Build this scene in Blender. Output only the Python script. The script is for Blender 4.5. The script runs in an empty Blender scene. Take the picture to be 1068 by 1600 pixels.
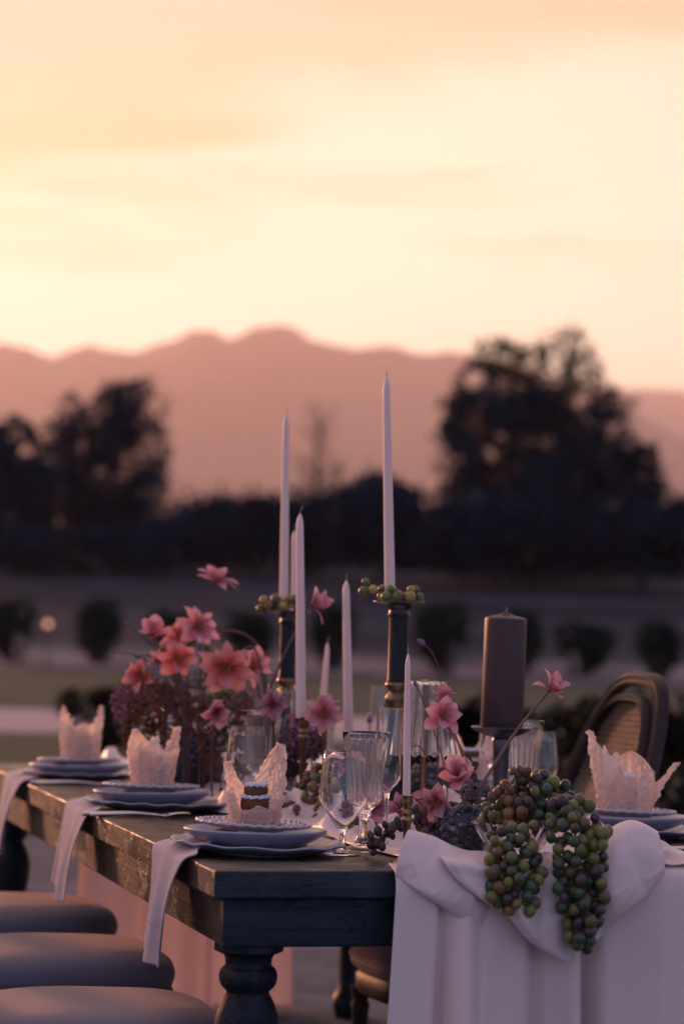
import bpy, bmesh, math, random
from mathutils import Vector, Matrix, noise
R = math.radians
random.seed(7)
SC = bpy.context.scene
COL = SC.collection

# ------------------------------------------------------------------ camera
FPX, HZ, ROLL, CAMH = 4000.0, 975.0, R(1.5), 1.20        # photograph is 1068 x 1600
PITCH = math.atan((HZ - 800) / FPX)
_fw = Vector((0, math.cos(PITCH), math.sin(PITCH)))
_r0 = Vector((1, 0, 0)); _u0 = _r0.cross(_fw)
_rt = _r0 * math.cos(ROLL) + _u0 * math.sin(ROLL)
_up = -_r0 * math.sin(ROLL) + _u0 * math.cos(ROLL)
CAM0 = Vector((0, 0, CAMH))
cam = bpy.data.cameras.new('camera'); camo = bpy.data.objects.new('camera', cam); COL.objects.link(camo)
cam.sensor_fit = 'HORIZONTAL'; cam.sensor_width = 24; cam.lens = FPX / 1068 * 24
cam.clip_start = 0.05; cam.clip_end = 40000
camo.matrix_world = Matrix((( _rt.x, _up.x, -_fw.x, 0), (_rt.y, _up.y, -_fw.y, 0), (_rt.z, _up.z, -_fw.z, CAMH), (0, 0, 0, 1)))
cam.dof.use_dof = True; cam.dof.focus_distance = 4.98; cam.dof.aperture_fstop = 2.9
SC.camera = camo
SC.view_settings.view_transform = 'Standard'; SC.view_settings.look = 'None'
SC.view_settings.gamma = 1.0; SC.view_settings.exposure = 0.0
SC.view_settings.use_curve_mapping = False
cy = SC.cycles
cy.max_bounces = 12; cy.diffuse_bounces = 3; cy.glossy_bounces = 5; cy.transmission_bounces = 12
cy.transparent_max_bounces = 12; cy.volume_bounces = 1; cy.use_denoising = True
cy.sample_clamp_indirect = 6; cy.blur_glossy = 1.0

# ------------------------------------------------------------------ sky and sun
SUN_AZ, SUN_EL = R(-31), R(8.5)            # azimuth from the view direction, to the left
SUN = Vector((math.sin(SUN_AZ) * math.cos(SUN_EL), math.cos(SUN_AZ) * math.cos(SUN_EL), math.sin(SUN_EL)))
world = bpy.data.worlds.new('World'); SC.world = world; world.use_nodes = True
nt = world.node_tree; nt.nodes.clear()
def N(t, type_, **kw):
    n = t.nodes.new(type_)
    for k, v in kw.items():
        if k == 'inp':
            for a, b in v.items(): n.inputs[a].default_value = b
        else: setattr(n, k, v)
    return n
def ramp(t, stops, interp='EASE'):
    n = t.nodes.new('ShaderNodeValToRGB'); e = n.color_ramp.elements; n.color_ramp.interpolation = interp
    while len(e) < len(stops): e.new(0.5)
    for el, (p, c) in zip(e, stops):
        el.position = p; el.color = (*c, 1) if len(c) == 3 else c
    return n
L = nt.links.new
out = N(nt, 'ShaderNodeOutputWorld'); bg = N(nt, 'ShaderNodeBackground', inp={'Strength': 1.0})
L(bg.outputs[0], out.inputs[0])
sky = N(nt, 'ShaderNodeTexSky', sky_type='NISHITA', sun_disc=False, sun_elevation=SUN_EL, sun_rotation=SUN_AZ, altitude=100, dust_density=2.0)
skys = N(nt, 'ShaderNodeVectorMath', operation='SCALE', inp={'Scale': 0.012}); L(sky.outputs[0], skys.inputs[0])
tc = N(nt, 'ShaderNodeTexCoord')
dot = N(nt, 'ShaderNodeVectorMath', operation='DOT_PRODUCT'); L(tc.outputs['Generated'], dot.inputs[0]); dot.inputs[1].default_value = SUN
mr = N(nt, 'ShaderNodeMapRange', inp={'From Min': -1.0, 'From Max': 1.0}); L(dot.outputs['Value'], mr.inputs[0])
# thin high cloud veil lit by the set sun: bright and cream round the sun, mauve on the far side of the sky
veil = ramp(nt, [(0.0, (.28, .35, .55)), (.42, (.31, .36, .53)), (.66, (.46, .45, .54)), (.82, (.76, .68, .68)), (.90, (1.20, 1.10, .80)), (.96, (1.24, 1.15, .90)), (1.0, (1.6, 1.35, 1.02))], 'LINEAR')
L(mr.outputs[0], veil.inputs[0])
streak = ramp(nt, [(0.0, (.27, .29, .44)), (.42, (.29, .29, .42)), (.66, (.44, .36, .42)), (.82, (.68, .52, .50)), (.90, (1.02, .76, .42)), (.96, (1.02, .76, .38)), (1.0, (1.4, .98, .45))], 'LINEAR')
L(mr.outputs[0], streak.inputs[0])
mp = N(nt, 'ShaderNodeMapping'); mp.inputs['Rotation'].default_value = (0, R(13), 0); mp.inputs['Scale'].default_value = (3.2, 3.2, 26)
mp.inputs['Location'].default_value = (.35, 0, .62)
L(tc.outputs['Generated'], mp.inputs[0])
nz = N(nt, 'ShaderNodeTexNoise', inp={'Scale': 1.0, 'Detail': 4.0, 'Roughness': .5, 'Distortion': .5}); L(mp.outputs[0], nz.inputs['Vector'])
nzr = ramp(nt, [(.50, (0, 0, 0)), (.68, (1, 1, 1))]); L(nz.outputs[0], nzr.inputs[0])
sep = N(nt, 'ShaderNodeSeparateXYZ'); L(tc.outputs['Generated'], sep.inputs[0])
# a tilted cloud bank: peach above a slanting edge, thin streaks below it
sx_ = N(nt, 'ShaderNodeMath', operation='MULTIPLY_ADD', inp={1: -.20}); L(sep.outputs['X'], sx_.inputs[0]); L(sep.outputs['Z'], sx_.inputs[2])
nzs = N(nt, 'ShaderNodeMath', operation='MULTIPLY_ADD', inp={1: .11}); L(nz.outputs[0], nzs.inputs[0]); L(sx_.outputs[0], nzs.inputs[2])
bank = N(nt, 'ShaderNodeMapRange', interpolation_type='SMOOTHSTEP', inp={'From Min': .235, 'From Max': .275, 'To Min': 0.0, 'To Max': .85}); L(nzs.outputs[0], bank.inputs[0])
elv = N(nt, 'ShaderNodeMapRange', interpolation_type='SMOOTHSTEP', inp={'From Min': .09, 'From Max': .15, 'To Min': 0.0, 'To Max': .75}); L(sep.outputs['Z'], elv.inputs[0])
am1 = N(nt, 'ShaderNodeMath', operation='MULTIPLY'); L(nzr.outputs[0], am1.inputs[0]); L(elv.outputs[0], am1.inputs[1])
am2 = N(nt, 'ShaderNodeMath', operation='ADD', use_clamp=True); L(am1.outputs[0], am2.inputs[0]); L(bank.outputs[0], am2.inputs[1])
mixc = N(nt, 'ShaderNodeMix', data_type='RGBA'); L(am2.outputs[0], mixc.inputs['Factor']); L(veil.outputs[0], mixc.inputs['A']); L(streak.outputs[0], mixc.inputs['B'])
pinkf = N(nt, 'ShaderNodeMapRange', interpolation_type='SMOOTHSTEP', inp={'From Min': .255, 'From Max': .315, 'To Min': 0.0, 'To Max': 1.0}); L(nzs.outputs[0], pinkf.inputs[0])
pinkm = N(nt, 'ShaderNodeMix', data_type='RGBA', blend_type='MULTIPLY'); L(pinkf.outputs[0], pinkm.inputs['Factor']); L(mixc.outputs['Result'], pinkm.inputs['A']); pinkm.inputs['B'].default_value = (1.0, .97, 1.18, 1)
add = N(nt, 'ShaderNodeVectorMath', operation='ADD'); L(pinkm.outputs['Result'], add.inputs[0]); L(skys.outputs[0], add.inputs[1])
low = N(nt, 'ShaderNodeMapRange', interpolation_type='SMOOTHSTEP', inp={'From Min': .03, 'From Max': .24, 'To Min': 1.7, 'To Max': 1.0}); L(sep.outputs['Z'], low.inputs[0])
glow = N(nt, 'ShaderNodeVectorMath', operation='SCALE'); L(add.outputs[0], glow.inputs[0]); L(low.outputs[0], glow.inputs['Scale'])
L(glow.outputs[0], bg.inputs['Color'])

sl = bpy.data.lights.new('sun', 'SUN'); slo = bpy.data.objects.new('sun', sl); COL.objects.link(slo)
sl.energy = 5.0; sl.angle = R(6); sl.color = (1.0, .42, .24)
slo.rotation_euler = SUN.to_track_quat('Z', 'Y').to_euler()

# ------------------------------------------------------------------ projection helpers (design aids: a sight line met with a real plane)
def ray(px, py): return _fw + _rt * ((px - 534) / FPX) + _up * ((800 - py) / FPX)
def at(px, py, Y): d = ray(px, py); return CAM0 + d * (Y / d.y)
def plane_z(px, py, z): d = ray(px, py); return CAM0 + d * ((z - CAMH) / d.z)
ROT = R(15.2); TOP = 0.76; TW, TL = 1.22, 3.25
A0 = plane_z(336, 1361, TOP)
U = Vector((math.cos(ROT), math.sin(ROT), 0)); V = Vector((-math.sin(ROT), math.cos(ROT), 0))
def T(u, v, h=0): return Vector((A0.x, A0.y, TOP)) + U * u + V * v + Vector((0, 0, h))
def nf(px, py, o):                               # a point o metres in front of the table's near edge
    d = ray(px, py); p0 = T(0, -o); t = (p0 - CAM0).dot(V) / d.dot(V); return CAM0 + d * t
def vat(px, py, v): return nf(px, py, -v)        # same, v metres along the table
def fr(p, s=1.0, o=0): return noise.noise(Vector((p[0] * s + o, p[1] * s, p[2] * s)))

# ------------------------------------------------------------------ mesh helpers
def mesh(name, vs, fs, smooth=True):
    m = bpy.data.meshes.new(name); m.from_pydata([tuple(v) for v in vs], [], fs)
    if smooth: m.polygons.foreach_set('use_smooth', [True] * len(m.polygons))
    m.update()
    if smooth: m.set_sharp_from_angle(angle=R(50))
    return m
def obj(name, me, mat=None, parent=None, loc=None, kind=None):
    o = bpy.data.objects.new(name, me); COL.objects.link(o)
    if mat and not me.materials: me.materials.append(mat)
    if parent: o.parent = parent
    if loc is not None: o.location = loc
    if kind: o['kind'] = kind
    return o
def tag(o, label, cat, group=None):
    o['label'] = label; o['category'] = cat
    if group: o['group'] = group
    return o
def thing(name, label, cat, loc=(0, 0, 0), rotz=0, group=None):
    o = bpy.data.objects.new(name, None); COL.objects.link(o); o.empty_display_size = .05
    o.location = loc; o.rotation_euler = (0, 0, rotz); return tag(o, label, cat, group)
def dup(root, loc, rotz, label, group=None):
    r = root.copy(); COL.objects.link(r); r.location = loc; r.rotation_euler = (0, 0, rotz); r['label'] = label
    if group: r['group'] = group
    for ch in list(root.children):
        c = ch.copy(); COL.objects.link(c); c.parent = r
        for g in ch.children:
            d = g.copy(); COL.objects.link(d); d.parent = c
    return r
def lathe(prof, seg=48, fn=None, cap=True):      # prof [(r,z)], fn(a, r, z, i) -> (r, z)
    vs, fs = [], []
    for i, (r, z) in enumerate(prof):
        for k in range(seg):
            a = 2 * math.pi * k / seg
            rr, zz = fn(a, r, z, i) if fn else (r, z)
            vs.append((rr * math.cos(a), rr * math.sin(a), zz))
    n = len(prof)
    for i in range(n - 1):
        for k in range(seg):
            k2 = (k + 1) % seg
            fs.append((i * seg + k, i * seg + k2, (i + 1) * seg + k2, (i + 1) * seg + k))
    if cap:
        fs.append(tuple(reversed(range(seg)))); fs.append(tuple((n - 1) * seg + k for k in range(seg)))
    return vs, fs
def smoothp(pts, n=4):                            # catmull-rom through 2D/3D points
    pts = [Vector(p) for p in pts]; o = []
    for i in range(len(pts) - 1):
        a, b, c, d = pts[max(i - 1, 0)], pts[i], pts[i + 1], pts[min(i + 2, len(pts) - 1)]
        for k in range(n):
            t = k / n
            o.append(.5 * ((2 * b) + (c - a) * t + (2 * a - 5 * b + 4 * c - d) * t * t + (3 * b - a - 3 * c + d) * t ** 3))
    o.append(pts[-1]); return o
def tube(path, rad, seg=8, cap=True):
    path = [Vector(p) for p in path]; vs, fs = [], []; n = len(path)
    nrm = None
    for i, p in enumerate(path):
        d = (path[min(i + 1, n - 1)] - path[max(i - 1, 0)]).normalized()
        if nrm is None: nrm = d.orthogonal().normalized()
        nrm = (nrm - d * nrm.dot(d)).normalized(); b = d.cross(nrm)
        r = rad[i] if isinstance(rad, (list, tuple)) else rad
        for k in range(seg):
            a = 2 * math.pi * k / seg; vs.append(p + nrm * (r * math.cos(a)) + b * (r * math.sin(a)))
    for i in range(n - 1):
        for k in range(seg):
            k2 = (k + 1) % seg; fs.append((i * seg + k, i * seg + k2, (i + 1) * seg + k2, (i + 1) * seg + k))
    if cap: fs.append(tuple(reversed(range(seg)))); fs.append(tuple((n - 1) * seg + k for k in range(seg)))
    return vs, fs
def box(x0, x1, y0, y1, z0, z1, bev=0.0, seg=2):
    bm = bmesh.new(); bmesh.ops.create_cube(bm, size=1)
    for v in bm.verts: v.co = Vector(((x0 + x1) / 2 + v.co.x * (x1 - x0), (y0 + y1) / 2 + v.co.y * (y1 - y0), (z0 + z1) / 2 + v.co.z * (z1 - z0)))
    if bev: bmesh.ops.bevel(bm, geom=bm.edges[:], offset=bev, segments=seg, affect='EDGES', profile=.5)
    m = bpy.data.meshes.new('box'); bm.to_mesh(m); bm.free()
    return m
def join(*parts):
    vs, fs = [], []
    for v, f in parts:
        o = len(vs); vs += list(v); fs += [tuple(i + o for i in q) for q in f]
    return vs, fs
def shift(vf, d): d = Vector(d); return [Vector(v) + d for v in vf[0]], vf[1]
def grid(nu, nv, fn):
    vs = [fn(i / (nu - 1), j / (nv - 1)) for j in range(nv) for i in range(nu)]
    fs = [(j * nu + i, j * nu + i + 1, (j + 1) * nu + i + 1, (j + 1) * nu + i) for j in range(nv - 1) for i in range(nu - 1)]
    return vs, fs
def cr(a, b, c, d, t): return .5 * ((2 * b) + (c - a) * t + (2 * a - 5 * b + 4 * c - d) * t * t + (3 * b - a - 3 * c + d) * t ** 3)
def patch(ctrl, nu=50, nv=50, fn=None):           # smooth surface through a grid of control points
    rows, cols = len(ctrl), len(ctrl[0])
    def row(r, s):
        x = s * (cols - 1); i = min(int(x), cols - 2); t = x - i
        return cr(r[max(i - 1, 0)], r[i], r[i + 1], r[min(i + 2, cols - 1)], t)
    def f(s, t):
        y = t * (rows - 1); j = min(int(y), rows - 2); q = y - j
        p = cr(*(row(ctrl[k], s) for k in (max(j - 1, 0), j, j + 1, min(j + 2, rows - 1))), q)
        return fn(p, s, t) if fn else p
    return grid(nu, nv, f)
def sphere(r, sub=2, sx=1, sy=1, sz=1):
    bm = bmesh.new(); bmesh.ops.create_icosphere(bm, subdivisions=sub, radius=r)
    vs = [Vector((v.co.x * sx, v.co.y * sy, v.co.z * sz)) for v in bm.verts]; fs = [tuple(v.index for v in f.verts) for f in bm.faces]; bm.free()
    return vs, fs
def solid(o, t, off=0):
    m = o.modifiers.new('thickness', 'SOLIDIFY'); m.thickness = t; m.offset = off; return o

# ------------------------------------------------------------------ materials
def material(name):
    m = bpy.data.materials.new(name); m.use_nodes = True; t = m.node_tree
    return m, t, t.nodes['Principled BSDF']
def P(name, col, rough=.6, metal=0, spec=.5, var=0.0, vscale=8.0, bump=0.0, bscale=60.0, coord='Object', sheen=0, trans=0.0, sss=0.0, col2=None, coat=0, stretch=None):
    m, t, b = material(name); b.inputs['Roughness'].default_value = rough; b.inputs['Metallic'].default_value = metal
    b.inputs['Specular IOR Level'].default_value = spec; b.inputs['Base Color'].default_value = (*col, 1)
    b.inputs['Sheen Weight'].default_value = sheen; b.inputs['Coat Weight'].default_value = coat
    if sss: b.inputs['Subsurface Weight'].default_value = sss; b.inputs['Subsurface Radius'].default_value = (.012, .008, .005); b.inputs['Subsurface Scale'].default_value = 1
    l = t.links.new
    if var or bump:
        c = N(t, 'ShaderNodeTexCoord'); src = c.outputs[coord]
        if stretch:
            mpp = N(t, 'ShaderNodeMapping'); mpp.inputs['Scale'].default_value = stretch; l(src, mpp.inputs[0]); src = mpp.outputs[0]
    if var:
        n = N(t, 'ShaderNodeTexNoise', inp={'Scale': vscale, 'Detail': 6.0, 'Roughness': .6}); l(src, n.inputs['Vector'])
        lo = tuple(x * (1 - var) for x in col); hi = col2 or tuple(min(1, x * (1 + var)) for x in col)
        r = ramp(t, [(.3, lo), (.7, hi)]); l(n.outputs[0], r.inputs[0]); l(r.outputs[0], b.inputs['Base Color'])
    if bump:
        n2 = N(t, 'ShaderNodeTexNoise', inp={'Scale': bscale, 'Detail': 5.0, 'Roughness': .6}); l(src, n2.inputs['Vector'])
        bp = N(t, 'ShaderNodeBump', inp={'Strength': bump, 'Distance': .004}); l(n2.outputs[0], bp.inputs['Height']); l(bp.outputs[0], b.inputs['Normal'])
    if trans:
        tl = N(t, 'ShaderNodeBsdfTranslucent'); tl.inputs[0].default_value = (*col, 1)
        if var: l(r.outputs[0], tl.inputs[0])
        mx = N(t, 'ShaderNodeMixShader', inp={0: trans}); o = t.nodes['Material Output']
        l(b.outputs[0], mx.inputs[1]); l(tl.outputs[0], mx.inputs[2]); l(mx.outputs[0], o.inputs[0])
    return m
def wood_mat(name, col, col2, axis, worn=True):
    m, t, b = material(name); l = t.links.new
    c = N(t, 'ShaderNodeTexCoord'); mpp = N(t, 'ShaderNodeMapping'); l(c.outputs['Object'], mpp.inputs[0])
    s = [26, 26, 26]; s[axis] = 2.2; mpp.inputs['Scale'].default_value = s
    oi = N(t, 'ShaderNodeObjectInfo'); mul = N(t, 'ShaderNodeMath', operation='MULTIPLY', inp={1: 37.0}); l(oi.outputs['Random'], mul.inputs[0])
    cmb = N(t, 'ShaderNodeCombineXYZ'); [l(mul.outputs[0], cmb.inputs[i]) for i in range(3)]; l(cmb.outputs[0], mpp.inputs['Location'])
    n1 = N(t, 'ShaderNodeTexNoise', inp={'Scale': 1.0, 'Detail': 7.0, 'Roughness': .65, 'Distortion': .8}); l(mpp.outputs[0], n1.inputs['Vector'])
    n2 = N(t, 'ShaderNodeTexNoise', inp={'Scale': 5.0, 'Detail': 5.0, 'Roughness': .6}); l(c.outputs['Object'], n2.inputs['Vector'])
    r1 = ramp(t, [(.32, col), (.68, col2)]); l(n1.outputs[0], r1.inputs[0])
    mx = N(t, 'ShaderNodeMix', data_type='RGBA', blend_type='MULTIPLY', inp={0: .8}); r2 = ramp(t, [(.3, (.45, .45, .45)), (.7, (1.2, 1.2, 1.2))]); l(n2.outputs[0], r2.inputs[0])
    l(r1.outputs[0], mx.inputs['A']); l(r2.outputs[0], mx.inputs['B']); l(mx.outputs['Result'], b.inputs['Base Color'])
    rr = ramp(t, [(.35, (.34,) * 3), (.65, (.60,) * 3)]); l(n2.outputs[0], rr.inputs[0]); l(rr.outputs[0], b.inputs['Roughness'])
    n3 = N(t, 'ShaderNodeTexNoise', inp={'Scale': 120.0, 'Detail': 3.0}); l(c.outputs['Object'], n3.inputs['Vector'])
    ad = N(t, 'ShaderNodeMath', operation='MULTIPLY_ADD', inp={1: .35}); l(n3.outputs[0], ad.inputs[0]); l(n1.outputs[0], ad.inputs[2])
    n4 = N(t, 'ShaderNodeTexNoise', inp={'Scale': 420.0, 'Detail': 3.0, 'Roughness': .7}); l(c.outputs['Object'], n4.inputs['Vector'])
    pm = ramp(t, [(.52, (0, 0, 0)), (.60, (1, 1, 1))]); n5 = N(t, 'ShaderNodeTexNoise', inp={'Scale': 11.0, 'Detail': 6.0, 'Roughness': .7}); l(c.outputs['Object'], n5.inputs['Vector']); l(n5.outputs[0], pm.inputs[0])
    ml = N(t, 'ShaderNodeMath', operation='MULTIPLY'); l(n4.outputs[0], ml.inputs[0]); l(pm.outputs[0], ml.inputs[1]); ad0 = ad
    ad = N(t, 'ShaderNodeMath', operation='MULTIPLY_ADD', inp={1: 3.2 if axis == 1 else 1.2}); l(ml.outputs[0], ad.inputs[0]); l(ad0.outputs[0], ad.inputs[2])
    bp = N(t, 'ShaderNodeBump', inp={'Strength': .75, 'Distance': .003}); l(ad.outputs[0], bp.inputs['Height']); l(bp.outputs[0], b.inputs['Normal'])
    b.inputs['Specular IOR Level'].default_value = .32
    return m
def objcolor(name, rough=.4, bloom=.35, sss=.25, trans=0):
    m, t, b = material(name); l = t.links.new
    oi = N(t, 'ShaderNodeObjectInfo'); c = N(t, 'ShaderNodeTexCoord')
    n = N(t, 'ShaderNodeTexNoise', inp={'Scale': 2.2, 'Detail': 5.0}); l(c.outputs['Object'], n.inputs['Vector'])
    r = ramp(t, [(.35, (0, 0, 0)), (.75, (bloom,) * 3)]); l(n.outputs[0], r.inputs[0])
    mx = N(t, 'ShaderNodeMix', data_type='RGBA'); mx.inputs['B'].default_value = (.12, .12, .145, 1); l(r.outputs[0], mx.inputs['Factor']); l(oi.outputs['Color'], mx.inputs['A'])
    l(mx.outputs['Result'], b.inputs['Base Color']); b.inputs['Roughness'].default_value = rough
    b.inputs['Subsurface Weight'].default_value = sss; b.inputs['Subsurface Radius'].default_value = (.008, .006, .003); b.inputs['Subsurface Scale'].default_value = 1
    return m
def glass(name, col=(1, 1, 1), rough=0.0):
    m, t, b = material(name); b.inputs['Transmission Weight'].default_value = 1; b.inputs['IOR'].default_value = 1.47
    b.inputs['Roughness'].default_value = rough; b.inputs['Base Color'].default_value = (*col, 1); return m
def petal_mat(name, base, mid, edge):
    m, t, b = material(name); l = t.links.new; c = N(t, 'ShaderNodeTexCoord'); s = N(t, 'ShaderNodeSeparateXYZ'); l(c.outputs['Generated'], s.inputs[0])
    mpp = N(t, 'ShaderNodeMapping'); mpp.inputs['Scale'].default_value = (1.5, 16, 1); l(c.outputs['Generated'], mpp.inputs[0])
    n = N(t, 'ShaderNodeTexNoise', inp={'Scale': 1.2, 'Detail': 4.0}); l(mpp.outputs[0], n.inputs['Vector'])
    ad = N(t, 'ShaderNodeMath', operation='MULTIPLY_ADD', inp={1: 1.0, 2: -.50}); l(n.outputs[0], ad.inputs[0])
    a2 = N(t, 'ShaderNodeMath', operation='ADD'); l(ad.outputs[0], a2.inputs[0]); l(s.outputs[0], a2.inputs[1])
    r = ramp(t, [(.02, base), (.45, mid), (.95, edge)], 'LINEAR'); l(a2.outputs[0], r.inputs[0]); l(r.outputs[0], b.inputs['Base Color']); b.inputs['Roughness'].default_value = .55
    tl = N(t, 'ShaderNodeBsdfTranslucent'); l(r.outputs[0], tl.inputs[0]); mx = N(t, 'ShaderNodeMixShader', inp={0: .4}); o = t.nodes['Material Output']
    l(b.outputs[0], mx.inputs[1]); l(tl.outputs[0], mx.inputs[2]); l(mx.outputs[0], o.inputs[0]); return m
M = {}
M['ground'] = P('dry_ground', (.075, .085, .105), .95, var=.45, vscale=3.0, bump=.6, bscale=25, spec=.2)
M['lawn'] = P('lawn', (.012, .036, .022), .9, var=.4, vscale=1.2, spec=.2, bump=.5, bscale=40)
M['path'] = P('pale_gravel', (.38, .31, .31), .95, var=.2, vscale=4, spec=.2)
M['slope'] = P('dusty_slope', (.022, .034, .060), .95, var=.7, vscale=.8, spec=.1, col2=(.070, .068, .088), stretch=(.12, .6, 1))
M['verge'] = P('pale_dust', (.155, .135, .15), .95, var=.6, vscale=.55, spec=.1)
M['mountain'] = P('mountain', (.06, .05, .045), .95, var=.4, vscale=.002, spec=.1)
M['leaf_dark'] = P('leaf_dark', (.002, .026, .050), .7, trans=.04, var=.3, vscale=.6, spec=.05)
M['leaf_olive'] = P('leaf_olive', (.004, .026, .044), .7, trans=.12, var=.4, vscale=.5, spec=.05)
M['leaf_hedge'] = P('leaf_hedge', (.004, .013, .012), .6, trans=.15, var=.5, vscale=2.0, spec=.05, col2=(.028, .026, .010))
M['leaf_shrub'] = P('leaf_shrub', (.006, .026, .022), .7, trans=.06, var=.4, vscale=2, spec=.05)
M['leaf_gold'] = P('leaf_gold', (.045, .045, .018), .7, trans=.5, var=.4, vscale=.8, spec=.1)  # sunlight on the tree top put into a warmer, more translucent leaf colour
M['bark'] = P('bark', (.05, .042, .045), .9, var=.3, vscale=12)
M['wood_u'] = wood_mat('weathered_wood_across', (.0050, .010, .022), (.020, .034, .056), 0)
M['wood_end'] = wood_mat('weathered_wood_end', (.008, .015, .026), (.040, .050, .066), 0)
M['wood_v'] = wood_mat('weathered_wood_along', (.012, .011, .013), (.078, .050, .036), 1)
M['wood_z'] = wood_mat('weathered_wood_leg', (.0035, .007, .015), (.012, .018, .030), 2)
M['satin'] = P('satin', (.90, .72, .66), .36, spec=.5, sheen=.15, bump=.12, bscale=900, trans=.14)
M['satin_thin'] = P('satin_single_layer', (.86, .71, .69), .42, spec=.4, sheen=.15, bump=.12, bscale=900, trans=.5)  # same satin, translucency raised to put a backlit glow into the far drape
M['linen'] = P('linen', (.56, .47, .50), .85, sheen=.3, bump=.25, bscale=700, trans=.15)
M['cushion'] = P('cushion_velvet', (.15, .135, .175), .62, sheen=1.0, var=.10, vscale=500, bump=.35, bscale=900, spec=.5)
_b = M['cushion'].node_tree.nodes['Principled BSDF']; _b.inputs['Sheen Tint'].default_value = (1, .72, .58, 1); _b.inputs['Sheen Roughness'].default_value = .35
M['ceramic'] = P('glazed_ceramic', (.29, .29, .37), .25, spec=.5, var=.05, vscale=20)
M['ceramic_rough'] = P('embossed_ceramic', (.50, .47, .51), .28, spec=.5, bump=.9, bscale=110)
M['wafer'] = P('wafer_paper', (.97, .82, .72), .40, spec=.4, bump=.30, bscale=45, trans=.55)
_t = M['wafer'].node_tree; _o = _t.nodes['Material Output']; _s = _o.inputs[0].links[0].from_socket; _tr = N(_t, 'ShaderNodeBsdfTransparent'); _mx = N(_t, 'ShaderNodeMixShader', inp={0: .2})
_tr.inputs[0].default_value = (1, .9, .85, 1); _t.links.new(_s, _mx.inputs[1]); _t.links.new(_tr.outputs[0], _mx.inputs[2]); _t.links.new(_mx.outputs[0], _o.inputs[0])
M['cake'] = P('cake_crumb', (.16, .065, .03), .85, var=.4, vscale=120, bump=.8, bscale=260)
M['sugar'] = P('icing_sugar', (.80, .76, .78), .9, bump=.8, bscale=400)
M['steel'] = P('brushed_silver', (.62, .58, .54), .25, metal=1)
M['brass'] = P('aged_brass', (.26, .18, .10), .35, metal=1, var=.35, vscale=30)
M['bronze'] = P('dark_bronze', (.10, .095, .10), .38, metal=.85, var=.4, vscale=40)
M['black'] = P('black_enamel', (.004, .006, .010), .36, spec=.3, bump=.1, bscale=200)
M['pewter'] = P('pewter', (.10, .10, .12), .35, metal=.9)
M['wax'] = P('ivory_wax', (.88, .68, .60), .45, sss=.35, spec=.4)
M['wax_plum'] = P('plum_wax', (.060, .034, .038), .5, sss=.1, spec=.4, var=.12, vscale=25, bump=.12, bscale=150)
M['wick'] = P('wick', (.35, .27, .24), .9)
M['glass'] = glass('clear_glass')
M['grape'] = objcolor('grape_skin', .34, .38, .5)
M['twig'] = P('grape_stalk', (.10, .10, .04), .7)
M['stem'] = P('flower_stem', (.13, .06, .065), .6)
M['petal'] = petal_mat('pink_petal', (.30, .05, .07), (.58, .19, .23), (.74, .43, .46))
M['petal_coral'] = petal_mat('coral_petal', (.33, .04, .035), (.64, .15, .13), (.76, .38, .34))
M['petal_mauve'] = petal_mat('mauve_petal', (.16, .03, .06), (.34, .13, .20), (.48, .28, .36))
M['stamen'] = P('stamen', (.50, .25, .05), .7)
M['bud'] = P('flower_bud', (.20, .10, .19), .5)
M['amaranth'] = P('amaranth', (.20, .07, .04), .9, var=.5, vscale=40, col2=(.32, .13, .07))
M['amaranth_pink'] = P('amaranth_pink', (.36, .15, .17), .9, var=.4, vscale=40)
M['pebble'], t_, b_ = material('grey_pebble'); g_ = N(t_, 'ShaderNodeNewGeometry'); r_ = ramp(t_, [(0, (.02, .022, .03)), (.6, (.08, .08, .09)), (1, (.24, .22, .22))], 'LINEAR')
t_.links.new(g_.outputs['Random Per Island'], r_.inputs[0]); t_.links.new(r_.outputs[0], b_.inputs['Base Color']); b_.inputs['Roughness'].default_value = .45
M['cane'] = P('cane', (.13, .078, .052), .5, var=.3, vscale=40)
M['chairwood'] = P('chair_wood', (.036, .020, .016), .5, var=.35, vscale=12, spec=.3, bump=.15, bscale=80)
M['chairwood_dark'] = M['chairwood']

# ------------------------------------------------------------------ setting: ground, lawn, path, slope, mountains
def sstep(a, b, x): t = max(0, min(1, (x - a) / (b - a))); return t * t * (3 - 2 * t)
def gz(y): return 3.7 * sstep(56, 104, y)
ys = [-60, -20, 0, 10, 20, 30, 40, 50, 55, 58, 61, 64, 68, 72, 76, 80, 85, 90, 95, 100, 105, 115, 140, 200, 400, 1000, 2500, 9000, 20000]
xs = [-14000, -9000, -1500, -300, -100, -50, -25, -12, 0, 12, 25, 50, 100, 300, 1500, 9000, 14000]
vs = [(x, y, gz(y)) for y in ys for x in xs]; nx = len(xs)
fs = [(j * nx + i, j * nx + i + 1, (j + 1) * nx + i + 1, (j + 1) * nx + i) for j in range(len(ys) - 1) for i in range(nx - 1)]
obj('ground', mesh('ground', vs, fs), M['ground'])['kind'] = 'structure'
def strip(name, y0, y1, dz, mat, n=2, x=70, wob=0.0):
    vs, fs = [], []; K = 60
    for j in range(n + 1):
        y = y0 + (y1 - y0) * j / n
        for i in range(K + 1):
            xx = -x + 2 * x * i / K; yy = y + (wob * fr((xx * .25, y, 0)) if j in (0, n) else 0)
            vs.append((xx, yy, gz(yy) + dz))
    for j in range(n):
        for i in range(K): a = j * (K + 1) + i; fs.append((a, a + 1, a + K + 2, a + K + 1))
    o = obj(name, mesh(name, vs, fs), mat); o['kind'] = 'structure'; return o
strip('lawn', 33.5, 57, .004, M['lawn'], 4, wob=.6)
strip('path', 26.4, 33.0, .004, M['path'], 2, wob=.4)
strip('lawn_verge', 14, 26.2, .004, M['lawn'], 2, wob=.5)
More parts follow.
